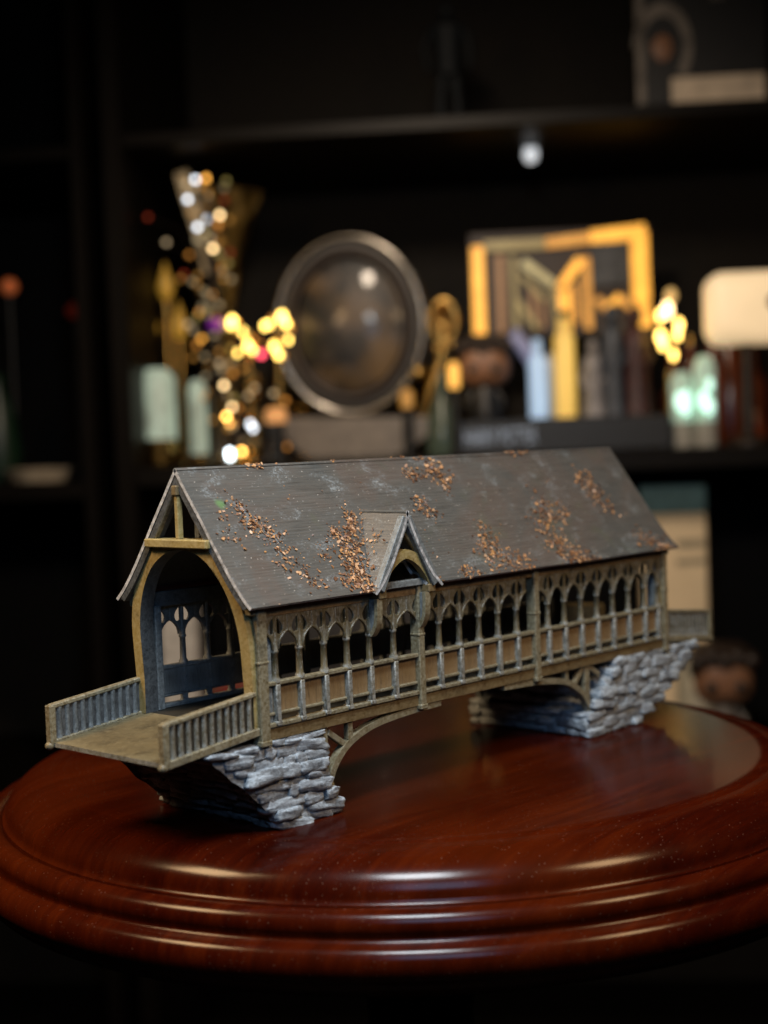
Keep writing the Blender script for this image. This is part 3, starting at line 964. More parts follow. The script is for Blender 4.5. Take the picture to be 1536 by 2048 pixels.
# --- dry flakes glued on the roof
def flake_verts(rr):
    n = rr.choice((4, 5, 5, 6))
    bend = rr.uniform(0.15, 0.6)
    pts = []
    for i in range(n):
        a = 2 * PI * (i + rr.uniform(-0.3, 0.3)) / n
        r = rr.uniform(0.35, 0.6)
        x, y = r * math.cos(a) * 1.2, r * math.sin(a) * 0.75
        pts.append((x, y, bend * (y * y * 1.6 + abs(x) * 0.25)))
    th = rr.uniform(0.12, 0.22)
    top = [Vector((x, y, z + th)) for x, y, z in pts]
    bot = [Vector((x * 0.9, y * 0.9, z)) for x, y, z in pts]
    V = top + bot
    Fc = [tuple(range(n)), tuple(range(2*n - 1, n - 1, -1))] + [(i, n + i, n + (i+1) % n, (i+1) % n) for i in range(n)]
    return V, Fc
rf = random.Random(77)
FV = [flake_verts(rf) for _ in range(10)]
FM = []
for V, Fc in FV:
    me = bpy.data.meshes.new("leaf_flake"); me.from_pydata(V, [], Fc); me.materials.append(M_FLAKE); FM.append(me)
SLN = Vector((0, -0.371, 0.285)).normalized()
def roof_pt(x, t):
    if t < 0: o, z = roof_yz(min(1, -t)); return Vector((x, W/2 + o, z)), Vector((0, 0.371, 0.285)).normalized()
    o, z = roof_yz(min(t, 1.0))
    p = Vector((x, W/2 - o, z)); n = SLN
    # lifted onto the dormer slope where that covers the roof
    hz = (DZ1 - z) / (DZ1 - DZ0) * DHW
    if z < DZ1 and abs(x - DX) < hz:
        zz = DZ1 - abs(x - DX) / DHW * (DZ1 - DZ0)
        if zz > p.z:
            p = Vector((x, p.y, zz)); n = Vector((math.copysign(DZ1 - DZ0, x - DX), 0, DHW)).normalized()
    return p, n
CL = [  # polyline in (x, t), spread, count, size
 ([(0.102, 0.245), (0.095, 0.393), (0.130, 0.46)], 0.020, 78, 1.0), ([(0.12, 0.43), (0.166, 0.527), (0.180, 0.56)], 0.020, 62, 1.0),
 ([(0.167, 0.6), (0.178, 0.70), (0.195, 0.77)], 0.022, 50, 1.0), ([(0.205, 0.80), (0.238, 0.90)], 0.020, 40, 1.0),
 ([(0.02, 0.354), (0.03, 0.40)], 0.014, 10, 1.0), ([(0.004, 0.496), (0.03, 0.52), (0.04, 0.6)], 0.014, 16, 1.1),
 ([(0.515, 0.41), (0.488, 0.53), (0.468, 0.60)], 0.015, 85, 1.05), ([(0.455, 0.60), (0.435, 0.70), (0.418, 0.80)], 0.026, 175, 1.05),
 ([(0.412, 0.80), (0.402, 0.93), (0.399, 1.0)], 0.020, 130, 1.2), ([(0.392, 0.545), (0.43, 0.60)], 0.014, 38, 1.0),
 ([(0.296, 0.661), (0.335, 0.724), (0.365, 0.744)], 0.020, 22, 0.9), ([(0.325, 0.898), (0.376, 0.924)], 0.014, 30, 1.2),
 ([(0.545, 0.45), (0.525, 0.56)], 0.012, 12, 0.9), ([(0.520, 0.70), (0.50, 0.82)], 0.010, 8, 0.9),
 ([(0.968, 0.05), (1.018, 0.182)], 0.020, 62, 1.2), ([(0.844, 0.147), (0.931, 0.173)], 0.014, 34, 1.2), ([(1.0, 0.181), (1.0, 0.284)], 0.014, 22, 1.2),
 ([(0.813, 0.391), (0.878, 0.478)], 0.020, 42, 1.1), ([(0.209, 0.0), (0.276, 0.010)], 0.007, 34, 1.0), ([(0.33, 0.0)], 0.004, 2, 1.2),
 ([(1.073, 0.667), (1.03, 0.811), (1.012, 0.929)], 0.026, 105, 1.1), ([(1.04, 0.86), (1.093, 0.888), (1.173, 0.952)], 0.022, 68, 1.1),
 ([(1.456, 0.47), (1.40, 0.6), (1.349, 0.685)], 0.026, 80, 1.2), ([(1.39, 0.74), (1.395, 0.873), (1.39, 0.93)], 0.032, 80, 1.25), ([(1.383, 0.951), (1.457, 0.975), (1.529, 0.982)], 0.016, 40, 1.2),
 ([(1.482, 0.507), (1.523, 0.564), (1.484, 0.659)], 0.024, 26, 1.3), ([(1.765, 0.248), (1.764, 0.356), (1.782, 0.447)], 0.026, 70, 1.3), ([(1.79, 0.47), (1.804, 0.582)], 0.026, 22, 1.3),
 ([(1.853, 0.862), (1.911, 0.943), (1.974, 0.965)], 0.024, 60, 1.3), ([(0.824, 0.955), (0.907, 0.967)], 0.011, 34, 1.0), ([(0.70, 0.94), (0.718, 0.99)], 0.006, 14, 1.2),
 ([(1.418, 0.013), (1.478, 0.0), (1.539, 0.004)], 0.008, 18, 1.4), ([(0.57, 0.0)], 0.006, 4, 1.2), ([(0.80, 0.0), (0.87, 0.0)], 0.008, 5, 1.2),
 ([(1.0, 0.6), (0.3, 0.3)], 0.16, 16, 0.8), ([(1.3, 0.3), (1.9, 0.5)], 0.16, 8, 0.9), ([(0.72, 0.6), (0.80, 0.92)], 0.05, 10, 0.7)]
flakes = []
for pl, spread, cnt, size in CL:
    for _ in range(int(cnt * 1.55)):
        if len(pl) > 1:
            q = rf.random() * (len(pl) - 1); k = int(q); f = q - k
            x = pl[k][0] + (pl[k+1][0] - pl[k][0]) * f; t = pl[k][1] + (pl[k+1][1] - pl[k][1]) * f
        else: x, t = pl[0]
        x += rf.gauss(0, spread * 1.15); t += rf.gauss(0, spread * 1.15 / 0.468)
        x = min(max(x, -0.03), L + 0.03)
        t = max(-0.03, min(1.0, t))
        p, n = roof_pt(x, t)
        s = size * rf.choice((0.0045, 0.0058, 0.0058, 0.0072, 0.0088, 0.0115)) * rf.uniform(0.85, 1.15)
        q = n.to_track_quat('Z', 'Y').to_matrix().to_4x4() @ Euler((rf.gauss(0, 0.35), rf.gauss(0, 0.35), rf.uniform(0, 6.3))).to_matrix().to_4x4()
        flakes.append((s / (p - cam.location).length, Matrix.Translation(p + n * (0.0008 + abs(rf.gauss(0, 0.0012)))) @ q @ Matrix.Diagonal((s, s, s * 0.9, 1)), rf.randrange(10)))
flakes.sort(key=lambda a: -a[0])
ABS_ROOF = ABS[roof]
for _, M, k in flakes[:295]:
    lo, ro, sca = M.decompose()
    link("leaf_flake", FM[k], bridge, lo, ro.to_euler(), sca)
V, Fc = [], []
for _, M, k in flakes[295:]:
    b = len(V)
    V += [M @ v for v in FV[k][0]]
    Fc += [tuple(b + i for i in f) for f in FV[k][1]]
me = bpy.data.meshes.new("leaf_flakes"); me.from_pydata(V, [], Fc); me.materials.append(M_FLAKE)
link("leaf_litter", me, bridge, kind='stuff')

# ------------------------------------------------------------------ bookcase in the dark behind
SO = Vector((6.95085, 6.00904, 0.0)); SA = -0.907302
U = Vector((math.cos(SA), math.sin(SA), 0)); VV = Vector((-math.sin(SA), math.cos(SA), 0))
def S(u, v, z): return SO + U * u + VV * v + Vector((0, 0, z))
case = empty("bookcase", S(0, 1.5, -8.0), SA, label="tall black bookcase with two bays standing in the dark behind the table", cat="bookcase")
def rel(name, bm, mats, parent, loc=(0, 0, 0), smooth=False, angle=None, scl=(1, 1, 1), **k):
    """part placed in its thing's own frame"""
    o = bpy.data.objects.new(name, to_mesh(name, bm, mats, smooth, angle))
    COL.objects.link(o); o.parent = parent; o.location = loc; o.scale = scl
    return finish(o, **k)
def case_box(name, u0, u1, v0, v1, z0, z1, m=None, bev=0.01):
    bm = bmesh.new()
    span_box(bm, (u0, v0 - 1.5, z0 + 8.0), (u1, v1 - 1.5, z1 + 8.0), bev)
    return rel(name, bm, m or M_CASE, case)
for u0, u1 in ((-2.74, -2.62), (-2.44, -2.26), (4.55, 4.72), (-7.2, -7.05)):
    case_box("upright", u0, u1, 0.0, 3.0, -8.0, 7.0)
case_box("back_panel", -7.1, 4.7, 3.0, 3.06, -8.0, 7.0, M_BACK)
for z0, z1 in ((3.50, 3.62), (0.43, 0.61), (-2.52, -2.40), (-5.4, -5.28), (6.8, 6.92)):
    case_box("shelf", -2.258, 4.548, 0.02, 2.995, z0, z1)
for z0, z1 in ((3.42, 3.54), (0.34, 0.50), (-2.52, -2.40), (-5.4, -5.28), (6.8, 6.92)):
    case_box("shelf", -7.048, -2.742, 0.02, 2.995, z0, z1)
SH, SHL, SHU, SHB = 0.61, 0.50, 3.62, -2.40

def item(name, u, v, z, label, cat, group=None, rz=0.0):
    return empty(name, S(u, v, z), SA + rz, label=label, cat=cat, group=group)

# shelf downlight
it = item("shelf_downlight", 1.43, 1.0, 3.50, "small lit chrome downlight hanging under the upper shelf", "downlight")
bm = bmesh.new(); lathe(bm, [(0.0, 0.0), (0.11, 0.0), (0.11, -0.02), (0.06, -0.03), (0.05, -0.05), (0.04, -0.05)], 20)
rel("lamp_housing", bm, M_CHROME, it, (0, 0, -0.002), True, 40)
bm = bmesh.new(); ball(bm, (0, 0, 0), 0.055, 2)
rel("bulb", bm, glow("downlight_bulb_glow", (0.9, 0.95, 1.0), 0.75), it, (0, 0, -0.075), scl=(1.3, 1.3, 1.5))
d = bpy.data.lights.new("downlight_lamp", 'SPOT'); d.energy = 7; d.spot_size = math.radians(140); d.spot_blend = 1.0; d.color = (1.0, 0.84, 0.62); d.shadow_soft_size = 0.05
o = bpy.data.objects.new("downlight_lamp", d); COL.objects.link(o); o.location = S(1.43, 0.95, 3.20); o.rotation_euler = (0, 0, 0)

# fairy light twig arrangement
it = item("fairy_light_spray", -1.57, 0.6, SH, "tall spray of tiny white and amber fairy lights in a slim vase", "fairy lights")
bm = bmesh.new(); lathe(bm, [(0.0, 0.0), (0.16, 0.0), (0.17, 0.03), (0.09, 0.1), (0.07, 0.35), (0.10, 0.62), (0.09, 0.63)], 20)
rel("vase", bm, plain("smoked_vase", (0.05, 0.035, 0.015), 0.12), it, (0, 0, 0), True, 40)
def foil_mat():
    n = N("crinkled_gold_foil")
    f = n.noise(7, 5, 0.7, n.coords((1, 1, 0.4)), 0.6)
    n.bump(f, 1.0, 0.12)
    return n.set(Base_Color=n.ramp(f, [(0.42, (0.05, 0.033, 0.010)), (0.58, (0.30, 0.19, 0.05)), (0.72, (0.6, 0.5, 0.3))]), Metallic=0.9, Roughness=0.3)
bm = bmesh.new(); lathe(bm, [(0.05, 0.6), (0.075, 1.0), (0.06, 1.5), (0.14, 1.9), (0.25, 2.3), (0.40, 2.62), (0.385, 2.62), (0.23, 2.28), (0.12, 1.88), (0.04, 1.5)], 28, (0, 0.55, 0), cap=False)
rel("foil_cone", bm, foil_mat(), it, (0, 0, 0), True)
GW = glow("bulb_white_glow", (0.82, 0.9, 1.0), 4.5); GB = glow("bulb_beige_glow", (1.0, 0.68, 0.32), 6)
GA = glow("bulb_amber_glow", (1.0, 0.45, 0.07), 4); GD = glow("bulb_dim_glow", (0.55, 0.42, 0.25), 1.1)
GDA = glow("bulb_dim_amber_glow", (0.8, 0.33, 0.06), 0.9); GR = glow("bulb_red_glow", (0.9, 0.07, 0.12), 5); GDR = glow("bulb_dim_red_glow", (0.4, 0.05, 0.02), 0.4)
GD2 = glow("foil_dim_glow", (0.5, 0.42, 0.26), 0.5); GDA2 = glow("foil_amber_glow", (0.6, 0.3, 0.06), 0.5); GOL = glow("foil_olive_glow", (0.4, 0.33, 0.1), 0.7)
GY = glow("bulb_yellow_glow", (1.0, 0.62, 0.09), 14); GWW = glow("bulb_bright_white_glow", (0.85, 0.95, 1.0), 12); GAA = glow("bulb_bright_amber_glow", (1.0, 0.5, 0.1), 15)
GP = glow("bulb_purple_glow", (0.16, 0.01, 0.26), 0.6)
FL = [(600,195,GW),(670,195,GA),(530,215,GD),(545,315,GW),(600,250,GD),(665,290,GD),(750,310,GDR),(635,425,GW),(590,395,GD),(590,485,GW),(725,410,GB),(715,465,GDA),(722,488,GDA),
 (670,560,GD),(675,620,GB),(690,640,GD),(700,735,GDA),(505,640,GDA),(370,555,GD),(290,410,GDR),(480,765,GDR),(770,640,GDR),(640,890,GDA),(655,940,GB),(540,1160,GA),(530,1205,GDA),
 (470,1070,GD),(500,1105,GD),(550,1000,GDA),(660,1320,GD),(660,1350,GD),(680,1460,GB),(670,1520,GD),(695,1590,GB),(670,1615,GAA),(672,1650,GAA),(665,1690,GAA),(640,1740,GDA),(700,1690,GDA),
 (845,1480,GD),(815,1525,GD),(975,1520,GD),(1040,1565,GDA),(815,1700,GW),(838,1730,GW),(935,1830,GDA),(1020,1850,GDA),(685,1870,GWW),(685,1900,GWW),(742,1870,GAA),(700,1945,GAA),(760,1950,GA),(745,1600,GDA),(730,1390,GDA)]
# bulbs and glint beads in flat view units; this gives their shelf positions
def fl_pos(cx, cy):
    px, py = 220 + cx / 3.1025, 300 + cy / 3.1025
    return (-1.58 + (px - 430) * 0.00476 + (py - 600) * 0.00018, 2.15 - (py - 600) * 0.00473)
def bulb_me(name, r, m):
    bm = bmesh.new(); ball(bm, (0, 0, 0), r, 1); return to_mesh(name, bm, m)
BME = {}
rb = random.Random(4)
rg = random.Random(12)
for _ in range(70):
    cy = rg.uniform(180, 1900)
    cx = 660 + rg.gauss(0, 55 + 0.03 * cy)
    FL.append((cx, cy, rg.choice((GD2, GD2, GDA2, GDA2, GOL))))  # added beads whose faint glow stands for glints on the foil
bm_w = bmesh.new()
for cx, cy, g in FL:
    u, z = fl_pos(cx, cy)
    if g not in BME: BME[g] = bulb_me("bulb", 0.026, g)
    dv = rb.uniform(-0.12, 0.12)
    o = bpy.data.objects.new("bulb", BME[g]); COL.objects.link(o); o.parent = it; o.location = (u + 1.57, dv, z - SH)
    tube(bm_w, [(0.0, 0, min(max(z - SH - 0.5, 0.3), 2.4)), ((u + 1.57) * 0.6, dv * 0.5, max(0.2, z - SH - 0.1)), (u + 1.57, dv, z - SH)], 0.005, 4)
rel("twig", bm_w, M_HAIR, it)
bm = bmesh.new()
o = bpy.data.objects.new("bulb", bulb_me("bulb", 0.085, GP)); COL.objects.link(o); o.parent = it; o.location = (-0.01, 0.02, 1.32)
inn = [(-0.40, 2.75), (-0.34, 2.5), (-0.25, 2.2), (-0.16, 1.8)]; out = [(-0.28, 2.78), (-0.2, 2.5), (-0.13, 2.2), (-0.12, 1.8)]
bm = bmesh.new(); strip(bm, inn, out, lambda p, d: Vector((p[0] + 0.05, d, p[1])), 0.05, 0.08)
rel("dried_blade", bm, glow("dried_blade_glow", (0.3, 0.22, 0.1), 0.16, (0.4, 0.3, 0.18)), it)  # blade is no lamp; its brightness is put in as a faint glow

# candle holders with yellow glow beside the spray
YC = glow("candle_yellow_glow", (1.0, 0.66, 0.14), 9.0)
def cluster(name, label, cat, u0, z0, pts, r, m, stem_m, v=0.62):
    it = item(name, u0, v, SH, label, cat)
    bm = bmesh.new(); lathe(bm, [(0, 0), (0.14, 0), (0.14, 0.02), (0.03, 0.06), (0.022, z0 - SH), (0, z0 - SH)], 14)
    rel("stem", bm, stem_m, it, (0, 0, 0), True, 40)
    rv = random.Random(len(label))
    for u, z, rr_ in pts:
        o = bpy.data.objects.new("glass_cup", bulb_me("glass_cup", rr_ * rv.uniform(0.3, 0.62), m)); COL.objects.link(o); o.parent = it
        o.location = (u - u0 + rv.uniform(-0.015, 0.015), rv.uniform(-0.1, 0.1), z - SH); o.scale = (rv.uniform(0.8, 1.0), 1, rv.uniform(1.0, 1.5))
        d = bpy.data.objects.new("glass_cup", bulb_me("glass_cup", rr_ * 0.3, GDA)); COL.objects.link(d); d.parent = it
        d.location = (u - u0 + rv.uniform(-0.09, 0.09), 0.12, z - SH + rv.uniform(-0.08, 0.1))
    return it
def fp(*q): return [(*fl_pos(a, b), r) for a, b, r in q]
cluster("candle_holder", "left cluster of bright yellow glowing glass cups beside the spray", "candle holder", -1.28, 1.85,
        fp((745, 1060, 0.10), (745, 1085, 0.08), (820, 1135, 0.09), (835, 1215, 0.085), (850, 1245, 0.06), (775, 1260, 0.055)), 0.1, YC, M_BRASS)
cluster("candle_holder", "right cluster of bright yellow glowing glass cups near the round mirror", "candle holder", -1.00, 1.85,
        fp((955, 1105, 0.07), (995, 1090, 0.07), (1065, 1050, 0.09), (1075, 1095, 0.08), (1085, 1190, 0.075), (1008, 1230, 0.085), (1030, 1285, 0.06)), 0.1, YC, M_BRASS, 0.64)
it = item("glass_bead_ornament", -1.14, 0.5, SH, "small red glowing bead on a thin wire between yellow cups", "ornament")
bm = bmesh.new(); tube(bm, [(0, 0, 0), (0.01, 0, 0.5), (0, 0, 0.98)], 0.008, 6); lathe(bm, [(0, 0), (0.08, 0), (0.08, 0.015), (0, 0.02)], 12)
rel("wire_stand", bm, M_BLACK, it)
bm = bmesh.new(); ball(bm, (0, 0, 0), 0.033, 2); rel("bead", bm, GR, it, (0, 0, 1.01))

# frosted jars at the far left of the shelf
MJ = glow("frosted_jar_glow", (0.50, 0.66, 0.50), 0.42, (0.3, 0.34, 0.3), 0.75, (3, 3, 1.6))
for (u, v, h0, h1, r, lab) in ((-2.17, 0.62, 0.25, 0.92, 0.17, "wide frosted glass jar glowing mint by the bookcase upright"), (-1.80, 0.68, 0.1, 0.80, 0.085, "slim frosted glass bottle glowing mint left of the spray")):
    it = item("frosted_jar", u, v, SH, lab, "jar")
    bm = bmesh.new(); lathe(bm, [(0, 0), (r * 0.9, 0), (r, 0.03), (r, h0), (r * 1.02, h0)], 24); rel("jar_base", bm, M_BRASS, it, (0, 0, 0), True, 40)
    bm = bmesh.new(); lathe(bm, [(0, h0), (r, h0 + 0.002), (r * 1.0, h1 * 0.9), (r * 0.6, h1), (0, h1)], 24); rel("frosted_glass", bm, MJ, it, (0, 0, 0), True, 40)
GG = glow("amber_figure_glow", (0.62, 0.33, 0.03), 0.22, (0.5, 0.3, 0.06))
for u, z, sc_, lab in ((-2.19, 2.36, 1.0, "tallest amber glowing finial of the gilt trio behind the mint jar"), (-2.34, 1.97, 0.9, "left amber glowing finial of the gilt trio behind the mint jar"), (-2.07, 1.97, 0.9, "right amber glowing finial of the gilt trio behind the mint jar")):
    it = item("gilt_finial", u + 0.02, 1.15, SH, lab, "ornament", "gilt finials behind the mint jar")
    zz = z - SH
    bm = bmesh.new(); lathe(bm, [(0, 0), (0.1, 0), (0.1, 0.03), (0.025, 0.08), (0.02, zz - 0.12), (0, zz - 0.12)], 14); rel("stem", bm, M_BRASS, it, (0, 0, 0), True, 40)
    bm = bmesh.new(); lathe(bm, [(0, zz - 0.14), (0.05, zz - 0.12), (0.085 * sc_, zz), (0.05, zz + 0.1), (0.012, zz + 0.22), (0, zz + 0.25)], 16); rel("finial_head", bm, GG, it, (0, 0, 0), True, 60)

# round mirror on a stand
it = item("round_mirror", -0.34, 0.9, SH, "round convex mirror in a taupe ring on a boat shaped stand", "mirror")
RZ = 1.885 - SH
bm = bmesh.new()
tube(bm, [(0.70 * math.cos(2*PI*k/72), 0, RZ + 0.84 * math.sin(2*PI*k/72)) for k in range(72)], 0.042, 12, 0, True)
rel("mirror_ring", bm, M_RIM, it, (0, 0, 0), True)
bm = bmesh.new()
tube(bm, [(0.565 * math.cos(2*PI*k/72), -0.02, RZ + 0.69 * math.sin(2*PI*k/72)) for k in range(72)], 0.05, 10, 0, True)
rel("inner_ring", bm, M_HAIR, it, (0, 0, 0), True)
bm = bmesh.new()
strip(bm, [(0.56 * math.cos(2*PI*k/64), RZ + 0.70 * math.sin(2*PI*k/64)) for k in range(65)], [(0.69 * math.cos(2*PI*k/64), RZ + 0.83 * math.sin(2*PI*k/64)) for k in range(65)], lambda p, d: Vector((p[0], d, p[1])), 0.0, 0.06)
rel("mirror_plate", bm, M_PLATE, it)
bm = bmesh.new()
rings = []
for i in range(13):
    r = i / 12
    rings.append([bm.verts.new((r * 0.56 * math.cos(2*PI*k/64), 0.05 - 0.075 * (1 - r * r), RZ + r * 0.69 * math.sin(2*PI*k/64))) for k in range(64)] if i else [bm.verts.new((0, -0.025, RZ))])
for a, b in zip(rings[:-1], rings[1:]):
    for k in range(64):
        j = (k + 1) % 64
        bm.faces.new((a[0], b[k], b[j]) if len(a) == 1 else (a[k], b[k], b[j], a[j]))
def mirror_mat():
    n = N("smoky_mirror_glass")
    f = n.noise(2.6, 2, 0.5, None, 0.9); g = n.noise(1.5, 2, 0.5, n.coords((1, 1, 1), (0.5, 1.0, 0.2)))
    col = n.ramp(f, [(0.40, (0.004, 0.003, 0.003)), (0.5, (0.016, 0.011, 0.007)), (0.60, (0.075, 0.055, 0.042))])
    col = n.mix(n.ramp(g, [(0.55, 0.0), (0.7, 0.5)]), col, (0.2, 0.11, 0.02))
    return n.set(Base_Color=col, Roughness=0.5, Coat_Weight=0.2, Coat_Roughness=0.06, Coat_IOR=1.5)
rel("mirror_glass", bm, mirror_mat(), it, (0, 0, 0), True)
bm = bmesh.new()
prism(bm, [(-0.76, 0.42), (0.92, 0.37), (0.88, 0.31), (0.60, 0.12), (0.42, 0.0), (-0.40, 0.0), (-0.54, 0.10), (-0.73, 0.34)], lambda p, d: Vector((p[0], d, p[1])), -0.2, 0.22)
bmesh.ops.bevel(bm, geom=bm.edges[:], offset=0.03, segments=2, affect='EDGES')
rel("stand", bm, M_TAUPE, it, (0, 0, 0), True, 40)

# brass candlestick with arms right of the mirror
it = item("brass_key_ornament", 0.45, 0.95, SH, "aged brass ornament with a loop top leaning beside the mirror", "ornament")
bm = bmesh.new()
tube(bm, [(0.10 + 0.12 * math.cos(2*PI*k/32), 0, 1.28 + 0.2 * math.sin(2*PI*k/32)) for k in range(32)], 0.035, 8, 0, True)
rel("loop", bm, M_BRASS, it, (0, 0, 0), True)
bm = bmesh.new(); tube(bm, [(0.1, 0, 1.46), (0.10, -0.02, 1.2), (0.08, -0.03, 0.95), (-0.02, -0.02, 0.7), (-0.12, 0, 0.4), (-0.15, 0, 0.02)], [0.03, 0.03, 0.04, 0.06, 0.07, 0.09], 10)
rel("shaft", bm, M_BRASS, it, (0, 0, 0), True)
for q, r in (((0.03, -0.05, 1.02), 0.05), ((0.17, -0.05, 1.05), 0.05), ((-0.16, -0.04, 0.8), 0.08)):
    bm = bmesh.new(); ball(bm, q, r, 2); rel("boss", bm, M_BRASS, it)
it = item("green_bottle", 0.52, 0.72, SH, "dull green glass bottle in front of the brass ornament", "bottle")
bm = bmesh.new(); lathe(bm, [(0, 0), (0.15, 0), (0.16, 0.05), (0.14, 0.35), (0.05, 0.55), (0.045, 0.8), (0, 0.8)], 20)
rel("glass", bm, plain("dull_green_glass", (0.06, 0.085, 0.065), 0.2), it, (0, 0, 0), True, 40)

# black display box with pale lettering, figurine and bottles on it
it = item("display_box", 1.63, 0.62, SH, "long black box with pale blue lettering under the bottles", "box")
bm = bmesh.new(); span_box(bm, (-0.97, -0.32, 0.0), (0.97, 0.32, 0.315), 0.015)
rel("box_body", bm, M_BLACK, it)
fc = bpy.data.curves.new("lettering", 'FONT'); fc.body = "HARRY POTTER"; fc.size = 0.18; fc.extrude = 0.003; fc.align_x = 'LEFT'
to = bpy.data.objects.new("tmp", fc)
me = bpy.data.meshes.new_from_object(to)
wd = max(v.co.x for v in me.vertices)
for v in me.vertices: v.co = Vector((v.co.x * 0.66 / wd, -v.co.z, v.co.y * 1.15))
bpy.data.objects.remove(to); bpy.data.curves.remove(fc)
me.materials.clear(); me.materials.append(plain("pale_blue_ink", (0.38, 0.5, 0.72), 0.5))
o = bpy.data.objects.new("lettering", me); COL.objects.link(o); o.parent = it; o.location = (-0.90, -0.325, 0.09)
TOPB = SH + 0.316

def doll(name, u, v, z, label, sc_, body, hair):
    it = item(name, u, v, z, label, "figurine")
    bm = bmesh.new(); rbox(bm, (0, 0, 0.56 * sc_), (0.52 * sc_, 0.44 * sc_, 0.46 * sc_), 0.17 * sc_)
    rel("head", bm, M_SKIN, it, (0, 0, 0))
    bm = bmesh.new(); rbox(bm, (0, 0.045 * sc_, 0.66 * sc_), (0.60 * sc_, 0.46 * sc_, 0.40 * sc_), 0.18 * sc_)
    for k in range(5): ball(bm, ((-0.22 + 0.11 * k) * sc_, -0.18 * sc_, (0.72 + 0.03 * (k % 2)) * sc_), 0.085 * sc_, 2)
    rel("hair", bm, hair, it, (0, 0, 0))
    for s in (-1, 1):
        bm = bmesh.new(); ball(bm, (s * 0.12 * sc_, -0.215 * sc_, 0.50 * sc_), 0.05 * sc_, 2, (1, 0.4, 1)); rel("eye", bm, M_BLACK, it)
    bm = bmesh.new(); ball(bm, (0, -0.225 * sc_, 0.44 * sc_), 0.022 * sc_, 2); rel("nose", bm, M_SKIN, it)
    bm = bmesh.new(); lathe(bm, [(0, 0), (0.15 * sc_, 0), (0.16 * sc_, 0.1 * sc_), (0.11 * sc_, 0.33 * sc_), (0, 0.34 * sc_)], 16)
    for s in (-1, 1): tube(bm, [(s * 0.1 * sc_, 0, 0.3 * sc_), (s * 0.17 * sc_, -0.02 * sc_, 0.2 * sc_), (s * 0.17 * sc_, -0.07 * sc_, 0.1 * sc_)], 0.035 * sc_, 8)
    rel("body", bm, body, it, (0, 0, 0), True, 50)
    return it
doll("vinyl_figurine", 0.93, 0.5, TOPB, "big headed dark haired vinyl figurine in black on the lettered box", 0.92, M_BLACK, M_HAIR)

def bottle(u, v, lab, prof_, m, cat="bottle"):
    it = item("bottle", u, v, TOPB, lab, cat, "bottles lined up on the black box")
    body = [q for q in prof_]
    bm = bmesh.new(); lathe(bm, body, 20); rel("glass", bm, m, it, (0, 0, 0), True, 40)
    top = prof_[-2]
    bm = bmesh.new(); lathe(bm, [(0, top[1]), (top[0] * 0.9, top[1] + 0.002), (top[0] * 0.9, top[1] + 0.07), (0, top[1] + 0.08)], 14); rel("stopper", bm, M_HAIR, it, (0, 0, 0), True, 40)
bl = lambda r, h, nr, nh: [(0, 0), (r, 0), (r, h), (nr, h + 0.08), (nr, nh), (0, nh)]
bottle(1.42, 0.45, "pale blue glowing bottle at the left of the row on the black box", bl(0.085, 0.52, 0.04, 0.72), glow("pale_blue_glass_glow", (0.38, 0.55, 0.78), 0.6, None, 0.4, (7, 7, 0.8)))  # light reflected by the glass put in as a glow
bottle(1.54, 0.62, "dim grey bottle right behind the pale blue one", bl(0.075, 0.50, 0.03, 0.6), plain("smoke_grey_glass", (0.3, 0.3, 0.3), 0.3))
bottle(1.67, 0.47, "tall yellow glowing bottle in the row on the black box", bl(0.095, 0.72, 0.055, 0.90), glow("yellow_glass_glow", (0.80, 0.52, 0.12), 0.6, None, 0.55, (8, 8, 0.9)))  # bottle is no lamp; brightness of its glass is an added glow
for u, v, h, r, c, lab in ((1.93, 0.52, 0.72, 0.12, (0.26, 0.25, 0.26), "light grey robed statuette right of the yellow bottle"),
                        (2.11, 0.50, 1.04, 0.12, (0.05, 0.06, 0.08), "tall blue grey robed statuette between the pale and plum statuettes"),
                        (2.32, 0.55, 1.02, 0.14, (0.05, 0.014, 0.014), "dark plum robed statuette at the right end of the black box")):
    it = item("robed_statuette", u, v, TOPB, lab, "statuette", "robed statuettes on the black box")
    m = plain("robe_paint", c, 0.45, 0.0, 0.5, 7)
    bm = bmesh.new()
    lathe(bm, [(0, 0), (r, 0), (r * 0.95, h * 0.06), (r * 0.72, h * 0.45), (r * 0.80, h * 0.66), (r * 0.62, h * 0.76), (r * 0.25, h * 0.80), (0, h * 0.80)], 20)
    for q in bm.verts:
        q.co.x *= 1 + 0.12 * math.sin(5 * math.atan2(q.co.y, q.co.x) + q.co.z * 3)
    rel("robe", bm, m, it, (0, 0, 0), True, 60)
    bm = bmesh.new(); ball(bm, (0, 0, h * 0.88), h * 0.085, 2, (0.85, 0.9, 1.15)); rel("head", bm, m, it)
    bm = bmesh.new(); tube(bm, [(r * 0.6, 0, h * 0.70), (r * 0.95, -r * 0.3, h * 0.52), (r * 0.6, -r * 0.8, h * 0.42)], r * 0.2, 8); rel("arm", bm, m, it, (0, 0, 0), True)
    bm = bmesh.new(); tube(bm, [(-r * 0.6, 0, h * 0.70), (-r * 0.95, -r * 0.2, h * 0.5), (-r * 0.8, -r * 0.6, h * 0.36)], r * 0.2, 8); rel("arm", bm, m, it, (0, 0, 0), True)

it = item("curl_ornament", 1.38, 0.8, TOPB, "pale lavender twisted glass ornament behind the pale blue bottle", "ornament")
bm = bmesh.new(); tube(bm, [(0.06, 0, 0.0), (0.05, 0, 0.35), (0.0, 0, 0.55), (-0.10, 0, 0.72), (-0.16, 0, 0.78), (-0.13, 0, 0.85)], [0.05, 0.04, 0.07, 0.07, 0.06, 0.04], 10)
rel("glass_curl", bm, glow("lavender_glass_glow", (0.24, 0.25, 0.4), 0.3), it, (0, 0, 0), True)

